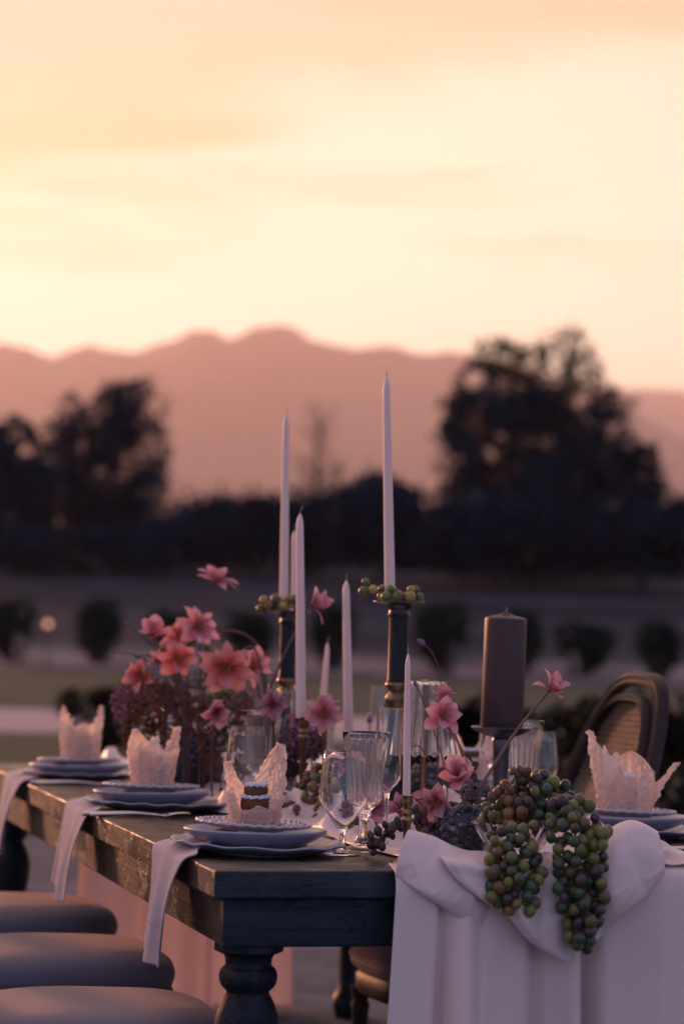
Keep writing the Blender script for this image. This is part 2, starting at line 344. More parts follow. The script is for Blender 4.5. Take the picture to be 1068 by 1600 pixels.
strip('dusty_verge', 57.2, 65, .034, M['verge'], 8, x=90, wob=.5)
strip('vineyard_slope', 57.5, 112, .02, M['slope'], 26, x=90)

def ridge(name, Y, pts, drop_to, seed, depth):
    K = 420; a0, a1 = -0.62, 0.62; rows = 14; vs, fs = [], []
    for j in range(rows):
        t = j / (rows - 1)                        # 0 foot near, ~.7 crest, 1 back
        for i in range(K):
            az = a0 + (a1 - a0) * i / (K - 1); px = 534 + FPX * math.tan(az)
            if px <= pts[0][0]: py = pts[0][1] + (pts[0][0] - px) * .05
            elif px >= pts[-1][0]: py = pts[-1][1] + (px - pts[-1][0]) * .03
            else:
                for (xa, ya), (xb, yb) in zip(pts, pts[1:]):
                    if xa <= px <= xb: q = (px - xa) / (xb - xa); q = .6 * q + .4 * q * q * (3 - 2 * q); py = ya + (yb - ya) * q - 10; break
            crest = CAMH + (HZ + (px - 534) * math.tan(ROLL) - py) / FPX * Y
            crest = max(crest, 25) + (4 * fr((px * .02, seed, 0)) + 6 * fr((px * .07, seed, 2)) + 4 * fr((px * .17, seed, 5))) * Y / 4500
            tt = min(t / .72, 1); up = tt ** 1.25 if t <= .72 else 1 - (t - .72) / .28 * .6
            rel = 1 + .22 * fr((az * 22, t * 2.2, seed)) * math.sin(min(1, tt) * math.pi)
            yy = Y - depth * (1 - tt) + (t - .72) * 4500 * (t > .72)
            vs.append((math.tan(az) * yy, yy, 4 + (crest - 4) * up * rel))
    for j in range(rows - 1):
        for i in range(K - 1): a = j * K + i; fs.append((a, a + 1, a + K + 1, a + K))
    o = obj(name, mesh(name, vs, fs), M['mountain']); o['kind'] = 'structure'; return o
ridge('mountains', 9000, [(-250, 560), (0, 530), (28, 537), (72, 553), (132, 540), (192, 553), (240, 541), (300, 519), (320, 518), (350, 531), (400, 507), (455, 507), (490, 527), (530, 534), (600, 537), (650, 553), (690, 550), (760, 562), (860, 585), (980, 640), (1068, 690), (1300, 760)], 0, 1.3, 5200)
ridge('far_mountains', 14000, [(-200, 620), (400, 610), (700, 600), (850, 592), (930, 596), (985, 600), (1068, 603), (1200, 612), (1500, 640)], 0, 4.7, 4500)

# ------------------------------------------------------------------ vegetation
def leaves(blobs, n, size, seed, flat=1.0, gap=1.1, thr=-.16):
    rd = random.Random(seed); vs, fs = [], []
    wts = [b[3] * b[4] * b[5] for b in blobs]
    for _ in range(n):
        b = rd.choices(blobs, wts)[0]
        while True:
            p = Vector((rd.uniform(-1, 1), rd.uniform(-1, 1), rd.uniform(-1, 1)))
            if p.length <= 1: break
        if p.length < .45: p = p * 1.5
        if rd.random() < .14: p = p * 1.28
        c = Vector((b[0] + p.x * b[3], b[1] + p.y * b[4], b[2] + p.z * b[5]))
        if fr(c, gap / max(b[3], .3), seed) < thr: continue
        a = Vector((rd.gauss(0, 1), rd.gauss(0, 1), rd.gauss(0, 1) * flat)).normalized(); e = a.orthogonal().normalized()
        e = Matrix.Rotation(rd.uniform(0, 6.28), 3, a) @ e; g = a.cross(e); s = size * rd.uniform(.6, 1.3); k = len(vs)
        vs += [c - e * s, c - g * s * .45, c + e * s, c + g * s * .45]; fs.append((k, k + 1, k + 2, k + 3))
    return mesh('foliage', vs, fs, False)
def limbs(base, tops, r0, seed):
    rd = random.Random(seed); parts = []; base = Vector(base)
    h = max(t[2] for t in tops) * .38
    mid = base + Vector((rd.uniform(-.2, .2), 0, h))
    parts.append(tube(smoothp([base, (base + mid) / 2 + Vector((rd.uniform(-.1, .1), 0, 0)), mid], 3), [r0 * (1 - .06 * i) for i in range(7)], 8))
    for t in tops:
        t = Vector(t); m2 = (mid + t) / 2 + Vector((rd.uniform(-.3, .3), rd.uniform(-.2, .2), .2))
        pth = smoothp([mid - Vector((0, 0, .1)), m2, t], 4); parts.append(tube(pth, [r0 * .6 * (1 - .1 * i) for i in range(len(pth))], 6))
        for _ in range(3):
            q = m2.lerp(t, rd.random()); e = q + Vector((rd.uniform(-1, 1), rd.uniform(-1, 1), rd.uniform(.2, 1))) * (t - mid).length * .3
            parts.append(tube([q, (q + e) / 2 + Vector((0, 0, .05)), e], [r0 * .22, r0 * .15, r0 * .06], 5))
    return join(*parts)
def tree(name, label, px, pybase, Y, blobs_px, n, size, mat, seed, r0=.22, group='trees on the slope', cat='tree'):
    """blobs given as sight lines (px, py, rx, ry) at the tree's own distance"""
    k = Y / FPX; b0 = at(px, pybase, Y); base = Vector((b0.x, Y, gz(Y)))
    t = thing(name, label, cat, base, 0, group); rd = random.Random(seed); bl = []; tops = []
    for (bx, by, rx, ry) in blobs_px:
        p = at(bx, by, Y); d = Vector((p.x - base.x, rd.uniform(-1, 1) * rx * k * .7, p.z - base.z))
        bl.append((d.x, d.y, d.z, rx * k, rx * k * .9, ry * k)); tops.append((d.x, d.y, d.z))
    v, f = limbs((0, 0, -.1), tops, r0, seed); obj('trunk', mesh('trunk', v, f), M['bark'], t)
    obj('crown', leaves(bl, n, size, seed), mat, t); return t
tree('leafy_tree', 'tall dark leafy tree at far left, its crown open against the mountains', 110, 885, 92,
     [(215, 640, 50, 50), (165, 645, 50, 48), (110, 640, 26, 26), (210, 720, 52, 52), (135, 735, 60, 40), (90, 690, 50, 34), (60, 770, 62, 52), (150, 805, 90, 55), (225, 775, 46, 50), (225, 612, 18, 24), (120, 690, 50, 36), (180, 690, 60, 46), (245, 700, 30, 40)], 13000, .15, M['leaf_dark'], 3)
tree('leafy_tree', 'lower dark tree cut by the left edge of the picture', 15, 880, 88,
     [(20, 680, 36, 34), (-20, 720, 50, 50), (30, 760, 58, 55), (0, 825, 62, 50)], 8000, .17, M['leaf_dark'], 5)
bt_ = tree('broad_tree', 'broad tall tree at right with sunlit olive top', 870, 890, 90,
     [(745, 600, 36, 40), (735, 660, 52, 60), (820, 640, 62, 50), (895, 675, 60, 50), (722, 735, 44, 50), (955, 640, 36, 34), (800, 740, 80, 60), (885, 760, 84, 64), (985, 705, 46, 40), (975, 770, 62, 62), (720, 800, 50, 50), (1010, 750, 30, 36)], 26000, .15, M['leaf_olive'], 8, .3)
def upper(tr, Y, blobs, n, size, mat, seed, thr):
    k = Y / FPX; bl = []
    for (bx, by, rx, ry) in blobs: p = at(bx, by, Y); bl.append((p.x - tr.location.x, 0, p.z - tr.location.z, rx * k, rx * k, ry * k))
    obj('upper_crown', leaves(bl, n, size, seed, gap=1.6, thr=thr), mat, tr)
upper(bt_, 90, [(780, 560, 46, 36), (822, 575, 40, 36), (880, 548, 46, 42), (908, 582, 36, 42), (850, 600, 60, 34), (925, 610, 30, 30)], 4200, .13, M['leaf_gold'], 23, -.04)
tree('dome_tree', 'dense dark dome-shaped tree behind the tallest candle', 590, 885, 84,
     [(590, 800, 70, 62), (570, 835, 70, 50), (630, 840, 60, 48)], 13000, .17, M['leaf_dark'], 11)
tree('dark_tree', 'low dark tree mass under the broad tall tree', 780, 885, 86, [(740, 835, 85, 58), (830, 830, 90, 62), (790, 810, 70, 55)], 15000, .17, M['leaf_dark'], 13)
tree('dark_tree', 'low dark tree at the right edge beyond the chair', 1000, 885, 86, [(960, 830, 80, 62), (1040, 840, 70, 60), (1075, 830, 50, 50)], 15000, .17, M['leaf_dark'], 15)
tree('dark_tree', 'low dark trees between the left tree and the candles', 400, 885, 88, [(330, 835, 62, 52), (400, 830, 60, 55), (460, 835, 60, 60), (510, 815, 42, 45)], 15000, .17, M['leaf_dark'], 17)
tree('dark_tree', 'low dark scrub below the far left tree', 160, 888, 86, [(60, 860, 70, 34), (150, 860, 80, 34), (250, 850, 60, 40)], 10000, .17, M['leaf_dark'], 19)
wd = [(x + random.uniform(-1, 1), yy + random.uniform(-2, 2), gz(yy) + random.uniform(.3, .8), 2.4, 1.8, random.uniform(1.2, 2.2) * hh_) for yy, hh_ in ((94, .85), (106, 1.1)) for x in range(-34, 36, 2)]
wo = obj('woodland', leaves(wd, 60000, .18, 77, thr=-.5), M['leaf_dark'], kind='stuff'); wo['label'] = 'dark band of distant scrub closing the slope'; wo['category'] = 'scrub'
# bare tree
bt = at(490, 880, 100); bare = thing('bare_tree', 'thin leafless tree standing faint against the mountains', 'tree', (bt.x, 100, gz(100)), 0)
rd = random.Random(4); tw = []
tw.append(tube([(0, 0, -.1), (.05, 0, 2.2), (0, 0, 4.2), (.1, 0, 6.2)], [.12, .10, .07, .02], 6)); obj('trunk', mesh('trunk', *tw[0]), M['bark'], bare)
tw = []
for i in range(34):
    z = rd.uniform(1.6, 5.4); a = rd.uniform(0, 6.28); l = rd.uniform(.8, 2.1) * (1.1 - z / 8); d = Vector((math.cos(a), math.sin(a), rd.uniform(.4, 1.1)))
    b0 = Vector((0.03, 0, z)); e = b0 + d * l; tw.append(tube([b0, b0.lerp(e, .5) + Vector((0, 0, -.06)), e], [.035, .022, .008], 5))
    for k in range(4):
        q = b0.lerp(e, rd.uniform(.3, 1)); tw.append(tube([q, q + Vector((rd.uniform(-.5, .5), rd.uniform(-.5, .5), rd.uniform(.1, .7)))], [.014, .005], 4))
obj('branches', mesh('branches', *join(*tw)), M['bark'], bare)
# row of clipped shrubs at the foot of the slope
def shrub(name, label, loc, w, h, n, size, mat, seed, group=None, cat='shrub'):
    t = thing(name, label, cat, loc, 0, group)
    bl = [(0, 0, h * .50, w * .42, w * .42, h * .40), (w * .16, 0, h * .74, w * .36, w * .36, h * .26), (-w * .2, 0, h * .66, w * .34, w * .36, h * .26), (w * .05, 0, h * .18, w * .22, w * .24, h * .2)]
    obj('foliage', leaves(bl, n, size, seed), mat, t)
    rd = random.Random(seed); v = [tube([(rd.uniform(-.05, .05), 0, -.05), (rd.uniform(-.1, .1) * w, rd.uniform(-.1, .1) * w, h * .35), (rd.uniform(-.35, .35) * w, rd.uniform(-.3, .3) * w, h * .8)], [.03 * h, .022 * h, .008 * h], 5) for _ in range(5)]
    obj('stems', mesh('stems', *join(*v)), M['bark'], t); return t
ord_ = ['cut by the left edge', 'beside the orange lamp', 'behind the pink flowers', 'just left of the tall candles', 'between the tall candles', 'right of the tallest candlestick', 'behind the plum pillar candle', 'above the long stemmed flower', 'above the cane chair']
sx = [14, 150, 270, 388, 520, 687, 812, 914, 1024]
sh0 = shrub('clipped_shrub', 'dark round shrub at the foot of the slope, ' + ord_[0], (at(sx[0], 1040, 60).x, 60, gz(60)), 1.30, 1.55, 2600, .085, M['leaf_shrub'], 21, 'row of shrubs at the foot of the slope')
for i in range(1, 9):
    o = dup(sh0, (at(sx[i], 1040, 60).x, 60 + .6 * math.sin(i * 2.1), gz(60)), i * 1.3, 'dark round shrub at the foot of the slope, ' + ord_[i], 'row of shrubs at the foot of the slope')
    o.scale = (1 + .16 * math.sin(i * 3), 1, 1 + .13 * math.cos(i * 5))
# nearer shrubs
p = plane_z(165, 1178, 0); shrub('garden_shrub', 'small dark shrub on the grass at left behind the pink flowers', (p.x, p.y, 0), .86, .66, 1500, .05, M['leaf_hedge'], 31)
for k, (px, Y, w, h, lb) in enumerate([(735, 15.5, .75, .80, 'dark green shrub behind the plum pillar candle'), (850, 16.5, .8, .70, 'dark green shrub behind the long stemmed pink flower'), (965, 15, .75, .88, 'dark green shrub behind the cane back chair'), (1065, 14, .8, .86, 'dark green shrub with amber leaves at the right edge'), (645, 17, .6, .55, 'low dark shrub behind the tall glasses at the middle')]):
    p = at(px, 1200, Y); shrub('garden_shrub', lb, (p.x, Y, 0), w, h, 2200, .04, M['leaf_hedge'], 40 + k, 'garden shrubs beyond the table')
# glowing globe on a post, added for an orange highlight far off at left
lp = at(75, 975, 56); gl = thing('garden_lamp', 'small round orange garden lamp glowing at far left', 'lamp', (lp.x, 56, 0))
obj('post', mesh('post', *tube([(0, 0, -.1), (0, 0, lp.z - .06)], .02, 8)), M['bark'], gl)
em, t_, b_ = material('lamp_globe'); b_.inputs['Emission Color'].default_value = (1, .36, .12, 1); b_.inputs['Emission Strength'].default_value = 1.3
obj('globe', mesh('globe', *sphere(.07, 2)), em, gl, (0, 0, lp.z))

# ------------------------------------------------------------------ the table
tb = thing('dining_table', 'long weathered dark wooden farm table with turned legs', 'table', (A0.x, A0.y, 0), ROT)
pw = (TW - .0) / 6
for i in range(6): obj('plank', box(i * pw + .0008, (i + 1) * pw - .0008, .151, TL - .151, TOP - .05, TOP - (.0006 * (i % 2)), .003), M['wood_v'], tb)
for y0, y1 in ((0, .1494), (TL - .1494, TL)): obj('end_board', box(0, TW, y0, y1, TOP - .05, TOP, .004), M['wood_end'], tb)
ins, az0, az1 = .022, TOP - .138, TOP - .0505
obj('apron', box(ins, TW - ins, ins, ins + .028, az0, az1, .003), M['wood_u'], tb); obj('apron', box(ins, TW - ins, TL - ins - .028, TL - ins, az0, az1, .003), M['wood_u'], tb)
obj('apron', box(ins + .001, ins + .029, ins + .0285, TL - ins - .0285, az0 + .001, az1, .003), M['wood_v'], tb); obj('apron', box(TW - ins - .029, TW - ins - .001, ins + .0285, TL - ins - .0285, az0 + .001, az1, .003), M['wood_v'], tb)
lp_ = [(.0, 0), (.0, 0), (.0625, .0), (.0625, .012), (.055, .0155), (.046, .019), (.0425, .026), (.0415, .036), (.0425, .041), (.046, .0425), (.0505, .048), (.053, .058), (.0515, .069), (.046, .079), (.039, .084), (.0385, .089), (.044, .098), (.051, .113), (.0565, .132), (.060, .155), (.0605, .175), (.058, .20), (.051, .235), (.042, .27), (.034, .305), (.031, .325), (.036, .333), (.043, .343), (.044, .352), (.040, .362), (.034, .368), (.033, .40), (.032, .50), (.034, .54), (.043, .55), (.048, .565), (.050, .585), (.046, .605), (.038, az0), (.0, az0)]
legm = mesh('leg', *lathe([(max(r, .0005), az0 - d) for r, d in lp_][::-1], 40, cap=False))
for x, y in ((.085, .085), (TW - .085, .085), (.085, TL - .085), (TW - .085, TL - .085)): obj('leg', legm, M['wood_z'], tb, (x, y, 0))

# ------------------------------------------------------------------ satin runner
run = thing('table_runner', 'white satin runner bunched along the table and falling to the ground at both ends', 'runner', T(.7, 0, -TOP), 0)
def loc(root, p): return Vector(p) - root.location
def fold(x, seed, f=1.0):
    n = fr((x[0] * f, x[1] * f, 0), 1, seed); return (1 - abs(n) * 2.2) ** 3 if abs(n) < .45 else 0
def runner_top(s, t):
    v = -.005 + t * (TL + .01); wl = .36 + .05 * math.sin(v * 3.1) + .03 * math.sin(v * 7.3 + 1); wr = .93 + .05 * math.sin(v * 2.7 + 2)
    u = wl + (wr - wl) * s; edge = 1 - abs(2 * s - 1) ** 6
    q = (u * 5 + .35 * math.sin(v * 5), v * 2.3)
    h = .055 * fold(q, 3.1) + .03 * fold(q, 9.7, 2.0) + .008 * fold(q, 5.0, 5.0)
    bump = 1.0 if v > .22 else sstep(-.01, .22, v)
    return loc(run, T(u, v, .004 + h * edge * (.35 + .65 * bump) * (1 - .5 * math.exp(-((s - .5) / .22) ** 2))))
o = obj('cloth', mesh('cloth', *grid(90, 300, runner_top)), M['satin'], run); solid(o, .0015)
def crease(x, c, w): return math.exp(-((x - c) / w) ** 2)
def drape_near(s, t):
    d = t * .755; b = .0 + sstep(0, .25, t)
    u = (.325 - .045 * t) + (1.10 + .06 * t - (.325 - .045 * t)) * s
    fo = .034 * math.sin(s * 9 + .6) + .030 * (.5 - abs(math.sin(s * 10.5 + .7 + .4 * t))) * (.4 + t) + .022 * (.5 - abs(math.sin(s * 19 + t))) * (.3 + t)
    fo -= .045 * crease(u, .418 - .03 * t, .010 + .006 * t) + .030 * crease(u, .60, .014) * b + .075 * crease(u, .69 + .035 * t, .011 + .012 * t) - .03 * crease(u, .655 + .03 * t, .022) - .03 * crease(u, .455 - .02 * t, .02)
    o_ = .018 + (.010 + 1.5 * fo * (.16 + .9 * t) + .03 * t) * sstep(0, .09, t)
    if t < .045: q = t / .045; return loc(run, T(u, .03 - q * (.03 + o_), .010 - .012 * q * q))
    return loc(run, T(u, -o_, -.002 - (d - .034)))
o = obj('near_drape', mesh('near_drape', *grid(180, 120, drape_near)), M['satin'], run); solid(o, .0015)
def drape_far(s, t):
    u = .33 + (.96 - .33) * s + .05 * (s - .5) * t; fo = .035 * math.sin(s * 17 + 1) + .03 * math.sin(s * 8 + 2) + .012 * math.sin(s * 41)
    fo -= .06 * crease(s, .33, .03) + .05 * crease(s, .62, .02)
    return loc(run, T(u, TL + .008 + (.02 + fo * .8) * sstep(0, .15, t) + .03 * t, .006 - t * .75))
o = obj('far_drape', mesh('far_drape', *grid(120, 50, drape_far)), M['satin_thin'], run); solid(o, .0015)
def wr(amp, sc, seed):
    def f(p, s, t):
        a = abs(fr((p[0] * 1.0 + p[2] * .7, p[1], p[2] * .35 - p[0] * .3), sc * .9, seed)); b_ = abs(fr((p[0] * .8 - p[2], p[1], p[0] * .4), sc * 2.1, seed + 3))
        pl = {2.0: .0075 * abs(math.sin((s * .9 + t * .8) * 4.4 + .4)), 6.0: .011 * abs(math.sin(s * 8.5 + 1.2 * t)), 11.0: .008 * abs(math.sin(s * 5.2 - 1.6 * t + .5))}[seed] * math.sin(math.pi * min(1, t * 1.05)) 
        n = pl + (1 - min(1, 3.2 * a)) ** 2 * amp * 1.1 + (1 - min(1, 3.5 * b_)) ** 2 * amp * .45 + fr(p, sc * .6, seed) * amp * .8; return loc(run, p + (-V) * n)
    return f
def cp(rows): return [[nf(*c) for c in r] for r in rows]
P1 = cp([[(655, 1318, -.07), (695, 1322, -.07), (745, 1332, -.06), (795, 1336, -.05)],
         [(637, 1297, -.015), (676, 1309, -.01), (712, 1333, .005), (760, 1344, .0)],
         [(622, 1332, .022), (668, 1346, .035), (716, 1356, .040), (768, 1368, .034)],
         [(618, 1362, .030), (668, 1390, .052), (730, 1405, .056), (774, 1398, .036)],
         [(621, 1373, .026), (672, 1406, .046), (741, 1446, .046), (768, 1424, .030)],
         [(628, 1374, .012), (676, 1400, .030), (738, 1436, .030), (766, 1418, .020)]])
P2 = cp([[(690, 1336, -.04), (745, 1330, -.04), (805, 1338, -.04), (860, 1332, -.03), (890, 1350, -.02)],
         [(688, 1340, .045), (745, 1350, .052), (812, 1358, .046), (860, 1356, .052), (884, 1372, .034)],
         [(706, 1368, .060), (762, 1378, .058), (815, 1402, .066), (858, 1412, .060), (886, 1420, .045)],
         [(742, 1400, .062), (786, 1420, .062), (822, 1446, .074), (858, 1462, .060), (888, 1466, .044)],
         [(764, 1414, .046), (793, 1432, .052), (825, 1470, .058), (880, 1500, .052), (894, 1490, .036)],
         [(768, 1408, .030), (795, 1424, .034), (826, 1460, .040), (878, 1490, .036), (890, 1482, .026)]])
P3 = cp([[(900, 1330, -.10), (940, 1303, -.10), (985, 1292, -.10), (1028, 1306, -.10)],
         [(908, 1338, .0), (942, 1304, .0), (985, 1283, -.01), (1025, 1300, -.02)],
         [(905, 1372, .030), (945, 1346, .060), (990, 1322, .050), (1032, 1330, .015)],
         [(915, 1415, .045), (955, 1396, .078), (998, 1372, .060), (1035, 1352, .026)],
         [(922, 1455, .052), (962, 1428, .070), (1002, 1396, .058), (1034, 1364, .026)],
         [(922, 1476, .040), (968, 1434, .050), (1005, 1403, .044), (1032, 1368, .016)],
         [(926, 1470, .026), (970, 1428, .030), (1004, 1398, .028), (1030, 1366, .008)]])
for pp, sd in ((P1, 2.0), (P2, 6.0), (P3, 11.0)):
    o = obj('fold', mesh('fold', *patch(pp, 70, 80, wr(.003, 12, sd))), M['satin'], run); solid(o, .0015)

# ------------------------------------------------------------------ place settings
def plate_prof(r, flat, h, th): # coupe plate: foot, outside curve, rim, inside
    o = [(.0005, .001), (flat * .8, .001), (flat * .82, .0), (flat * .88, .0), (flat * .9, .003)]
    for k in range(1, 8): q = k / 7; o.append((flat * .9 + (r - flat * .9) * q, .003 + (h - .003) * q ** 1.6))
    o.append((r + .0012, h + th * .5)); o.append((r - .001, h + th))
    for k in range(1, 8): q = 1 - k / 7; o.append((flat * .88 + (r - flat * .88) * q - .002 * (q < 1), .003 + th + (h - .003) * q ** 1.6))
    o += [(flat * .5, .003 + th), (.0005, .003 + th)]; return o
def wavy(a, r, z, i):
    w = max(0, (r - .10) / .065); return r * (1 + .008 * w * math.sin(9 * a + 1.3 * math.sin(3 * a))), z + .0016 * w * math.sin(13 * a + 2 * math.sin(2 * a))
charger_m = mesh('charger', *lathe(plate_prof(.165, .105, .020, .004), 96, wavy, False))
dinner_m = mesh('dinner_plate', *lathe(plate_prof(.136, .095, .027, .006), 72, None, False))
def scal(a, r, z, i): w = max(0, (r - .08) / .03); return r * (1 + .006 * w * math.sin(28 * a)), z + .001 * w * math.sin(28 * a)
dessert_m = mesh('dessert_plate', *lathe(plate_prof(.111, .065, .012, .005), 112, scal, False))
bead_m = mesh('bead', *join(*[shift(sphere(.0028, 1), (.098 * math.cos(6.2832 * k / 40), .098 * math.sin(6.2832 * k / 40), .0165)) for k in range(40)], *[shift(sphere(.0032, 1), (.082 * math.cos(6.2832 * k / 26), .082 * math.sin(6.2832 * k / 26), .0115)) for k in range(26)]))
def leaf_sheet(phi, w, H, R0, flare, seed, low=False):
    dr = Vector((math.cos(phi), math.sin(phi), 0)); tn = Vector((-math.sin(phi), math.cos(phi), 0)); sk = fr((seed, 3, 1), 1.7)
    def f(s, t):
        x = 2 * s - 1
        if low: prof = 1.0
        else:
            q = max(0, (t - .5) / .5); prof = (.72 + .34 * math.sin(math.pi * min(1, t * .95))) * (max(0, 1 - q ** 2.2) ** .75 + .03)
            prof *= 1 + .10 * fr((t * 6, x, seed), 1.3) + .05 * fr((t * 17, x, seed), 1.3)
        Rb = R0 * (1 + (1.6 * t if not low else .1 * t)); q = x * w * prof + sk * .022 * t * t * (not low)
        r = R0 + flare * t ** 1.4 + .004 * fr((x * 2, t * 4, seed), 2.0) + .0045 * fr((x * 5, t * 8, seed + 5), 1.7) + .002 * fr((x * 13, t * 20, seed + 9), 1.7)
        r += .0042 * (1 - min(1, 4 * abs(fr((x * 2.5 + t * 2, t * 4.5, seed + 2), 1.6)))) - .003 * (1 - min(1, 5 * abs(fr((x * 5 - t * 3, t * 6, seed + 4), 1.6))))
        r += .014 * (max(0, t - .6) / .4) ** 2 * fr((x * 2, t, seed + 8), 2)
        hh = H * t * (1 + .05 * fr((x * 3, 0, seed), 1.4) + .012 * fr((x * 21, 0, seed), 1.4))
        if low: hh = H * t * (.88 + .34 * fr((x * 1.8, 0, seed), 1.5) + .035 * fr((x * 6, 1, seed), 1.5) + .012 * fr((x * 31, 1, seed), 1.5))
        p = dr * (r - Rb + Rb * math.cos(q / Rb)) + tn * (Rb * math.sin(q / Rb)); p.z = max(hh, 0) + .001; return p
    return grid(44, 56, f)
def cake(label, p, rot):
    c = thing('layer_cake', label, 'cake', p, rot, 'cakes in paper')
    rd = random.Random(int(rot * 100)); z = 0
    for k, (r, h) in enumerate(((.026, .026), (.0275, .024), (.022, .020))):
        def fn(a, rr, zz, i, k=k): return rr * (1 + .06 * math.cos(6 * a) + .05 * math.sin(3 * a + k)), zz
        obj('layer', mesh('layer', *lathe([(.0005, z), (r * .9, z), (r, z + .004), (r * 1.02, z + h * .6), (r * .93, z + h), (.0005, z + h)], 40, fn, False)), M['cake'], c)
        z += h
        def fs_(a, rr, zz, i, k=k): return rr * (1 + .06 * math.cos(6 * a) + .05 * math.sin(3 * a + k) + .05 * math.sin(11 * a + k)), zz + (.0012 * math.sin(11 * a + k * 2) + .0012 * math.sin(23 * a + 3 * k)) * (rr > .005)
        obj('icing', mesh('icing', *lathe([(.0005, z - .001), (r * .93, z - .0022), (r * 1.02, z - .002), (r * 1.0, z + .001), (r * .88, z + .0030), (.0005, z + .0035)], 60, fs_, False)), M['sugar'], c)
        z += .003
    return c
def setting(u, v, where, sheets, rot=0, napkin=True, side=-1, glasses=True, cake_on=True):
    g = 'place settings'
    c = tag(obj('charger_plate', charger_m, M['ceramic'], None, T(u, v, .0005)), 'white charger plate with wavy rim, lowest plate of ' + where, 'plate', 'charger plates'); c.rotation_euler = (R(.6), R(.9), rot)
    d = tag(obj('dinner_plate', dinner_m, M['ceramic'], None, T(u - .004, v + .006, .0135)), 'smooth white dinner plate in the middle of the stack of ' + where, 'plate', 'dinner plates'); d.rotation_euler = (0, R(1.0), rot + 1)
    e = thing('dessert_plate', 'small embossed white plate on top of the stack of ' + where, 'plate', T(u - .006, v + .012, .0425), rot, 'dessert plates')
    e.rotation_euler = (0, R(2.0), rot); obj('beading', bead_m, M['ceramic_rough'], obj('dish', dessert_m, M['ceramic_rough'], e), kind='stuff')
    w = thing('paper_wrap', 'crinkled peach wafer paper wrap standing on the top plate of ' + where, 'paper wrap', T(u - .004, v + .012, .0525), -ROT + rot * 0, 'paper wraps')
    w.rotation_euler = (0, 0, 0)
    for k, sh in enumerate(sheets): obj('leaf', mesh('leaf', *leaf_sheet(*sh)), M['wafer'], w)
    cake('small layered sponge cake with icing sugar in the wrap of ' + where, T(u - .004, v + .012, .0525), rot)
S1 = [(R(48), .037, .150, .043, .018, 1.7), (R(150), .027, .116, .043, .016, 4.4), (R(-82), .070, .040, .045, .003, 9.1, True), (R(-10), .040, .066, .0455, .008, 12.1, True), (R(190), .036, .072, .0455, .008, 14.1, True)]
S2 = [(R(28), .034, .135, .046, .012, 21.7), (R(140), .040, .128, .046, .012, 24.4), (R(85), .045, .090, .044, .004, 27.2), (R(-60), .060, .090, .047, .004, 29.1, True), (R(-130), .055, .110, .048, .006, 30.3, True)]
S3 = [(R(20), .034, .145, .047, .010, 31.7), (R(158), .036, .142, .047, .010, 34.4), (R(85), .05, .100, .044, .004, 37.2), (R(-60), .06, .095, .048, .004, 39.1, True), (R(-130), .060, .110, .049, .004, 40.2, True)]
S4 = [(R(150), .050, .165, .055, .030, 41.7), (R(70), .055, .125, .052, .010, 44.4), (R(-70), .070, .090, .055, .004, 47.2, True), (R(5), .030, .105, .055, .055, 49.1), (R(-145), .055, .135, .056, .010, 52.0, True)]
S5 = [(R(35), .040, .130, .046, .012, 61.7), (R(145), .036, .140, .046, .014, 64.4), (R(-90), .075, .070, .047, .004, 69.1, True)]
SV = (.345, 1.40, 2.44)
setting(.158, SV[0], 'the nearest left setting', S1, .3)
setting(.165, SV[1], 'the second left setting', S2, 1.2)
setting(.170, SV[2], 'the third left setting', S3, 2.1)
setting(TW - .150, .74, 'the nearest right setting', S4, .7)
setting(TW - .160, 1.78, 'the right setting behind grapes', S5, 1.7)
# napkins
def napkin(label, u0, v0, drop, sway, sw2, seed):
    cl = [(.060, .030, .0515), (.02, .012, .0500), (-.03, .002, .044), (-.085, -.012, .030), (-.135, -.026, .016)]
    t = thing('napkin', label, 'napkin', T(0, v0, 0), 0, 'linen napkins')
    pts = [(u0 + .01 + a, v0 + b, h) for a, b, h in cl] + [(.012, v0 - .032, .010), (-.010, v0 - .036, .002), (-.020, v0 - .040, -.02), (-.024 - .3 * sway, v0 - .046, -.055), (-.028 - .6 * sway, v0 - .054, -drop * .6), (-.030 - sway, v0 - .066, -drop)]
    pts = smoothp(pts, 8); n = len(pts)
    def f(s, q):
        x = q * (n - 1); i = min(int(x), n - 2); p = pts[i].lerp(pts[i + 1], x - i); w = .045 + .095 * sstep(.12, .55, q)
        hang = sstep(.5, 1, q); e = 2 * s - 1
        rip = (.007 * math.sin(e * 4.2 + seed + q) + .004 * math.sin(e * 8 + 2 * q + seed)) * (.45 + .65 * hang)
        u_ = p[0] + sw2 * e * hang - rip * hang; v_ = p[1] + e * w * (1 - .14 * math.sin(q * 9)) + .012 * math.sin(q * 5 + seed + e) * hang; h_ = p[2] + rip * (1 - hang) - .010 * hang * (1 - e) * q - .014 * hang * math.sin(math.pi * s)
        return loc(t, T(u_, v_, h_))
    o = obj('cloth', mesh('cloth', *grid(40, 110, f)), M['linen'], t); solid(o, .0022)
    st = []
    for qq in (.905, .955):
        for k in range(30):
            a = f(.04 + .92 * k / 30, qq); b = f(.04 + .92 * (k + .55) / 30, qq); off = -U * .0022; st.append(tube([a + off, b + off], .0004, 4))
    obj('hem_stitching', mesh('hem_stitching', *join(*st)), M['twig'], o, kind='stuff'); return t
napkin('pale linen napkin hanging over the table edge from the nearest left plates', .150, .40, .175, .020, .010, .5)
napkin('pale linen napkin hanging over the table edge from the second left plates', .155, 1.46, .175, .022, .012, 2.5)
napkin('pale linen napkin hanging over the table edge from the third left plates', .160, 2.50, .170, .020, .012, 4.1)
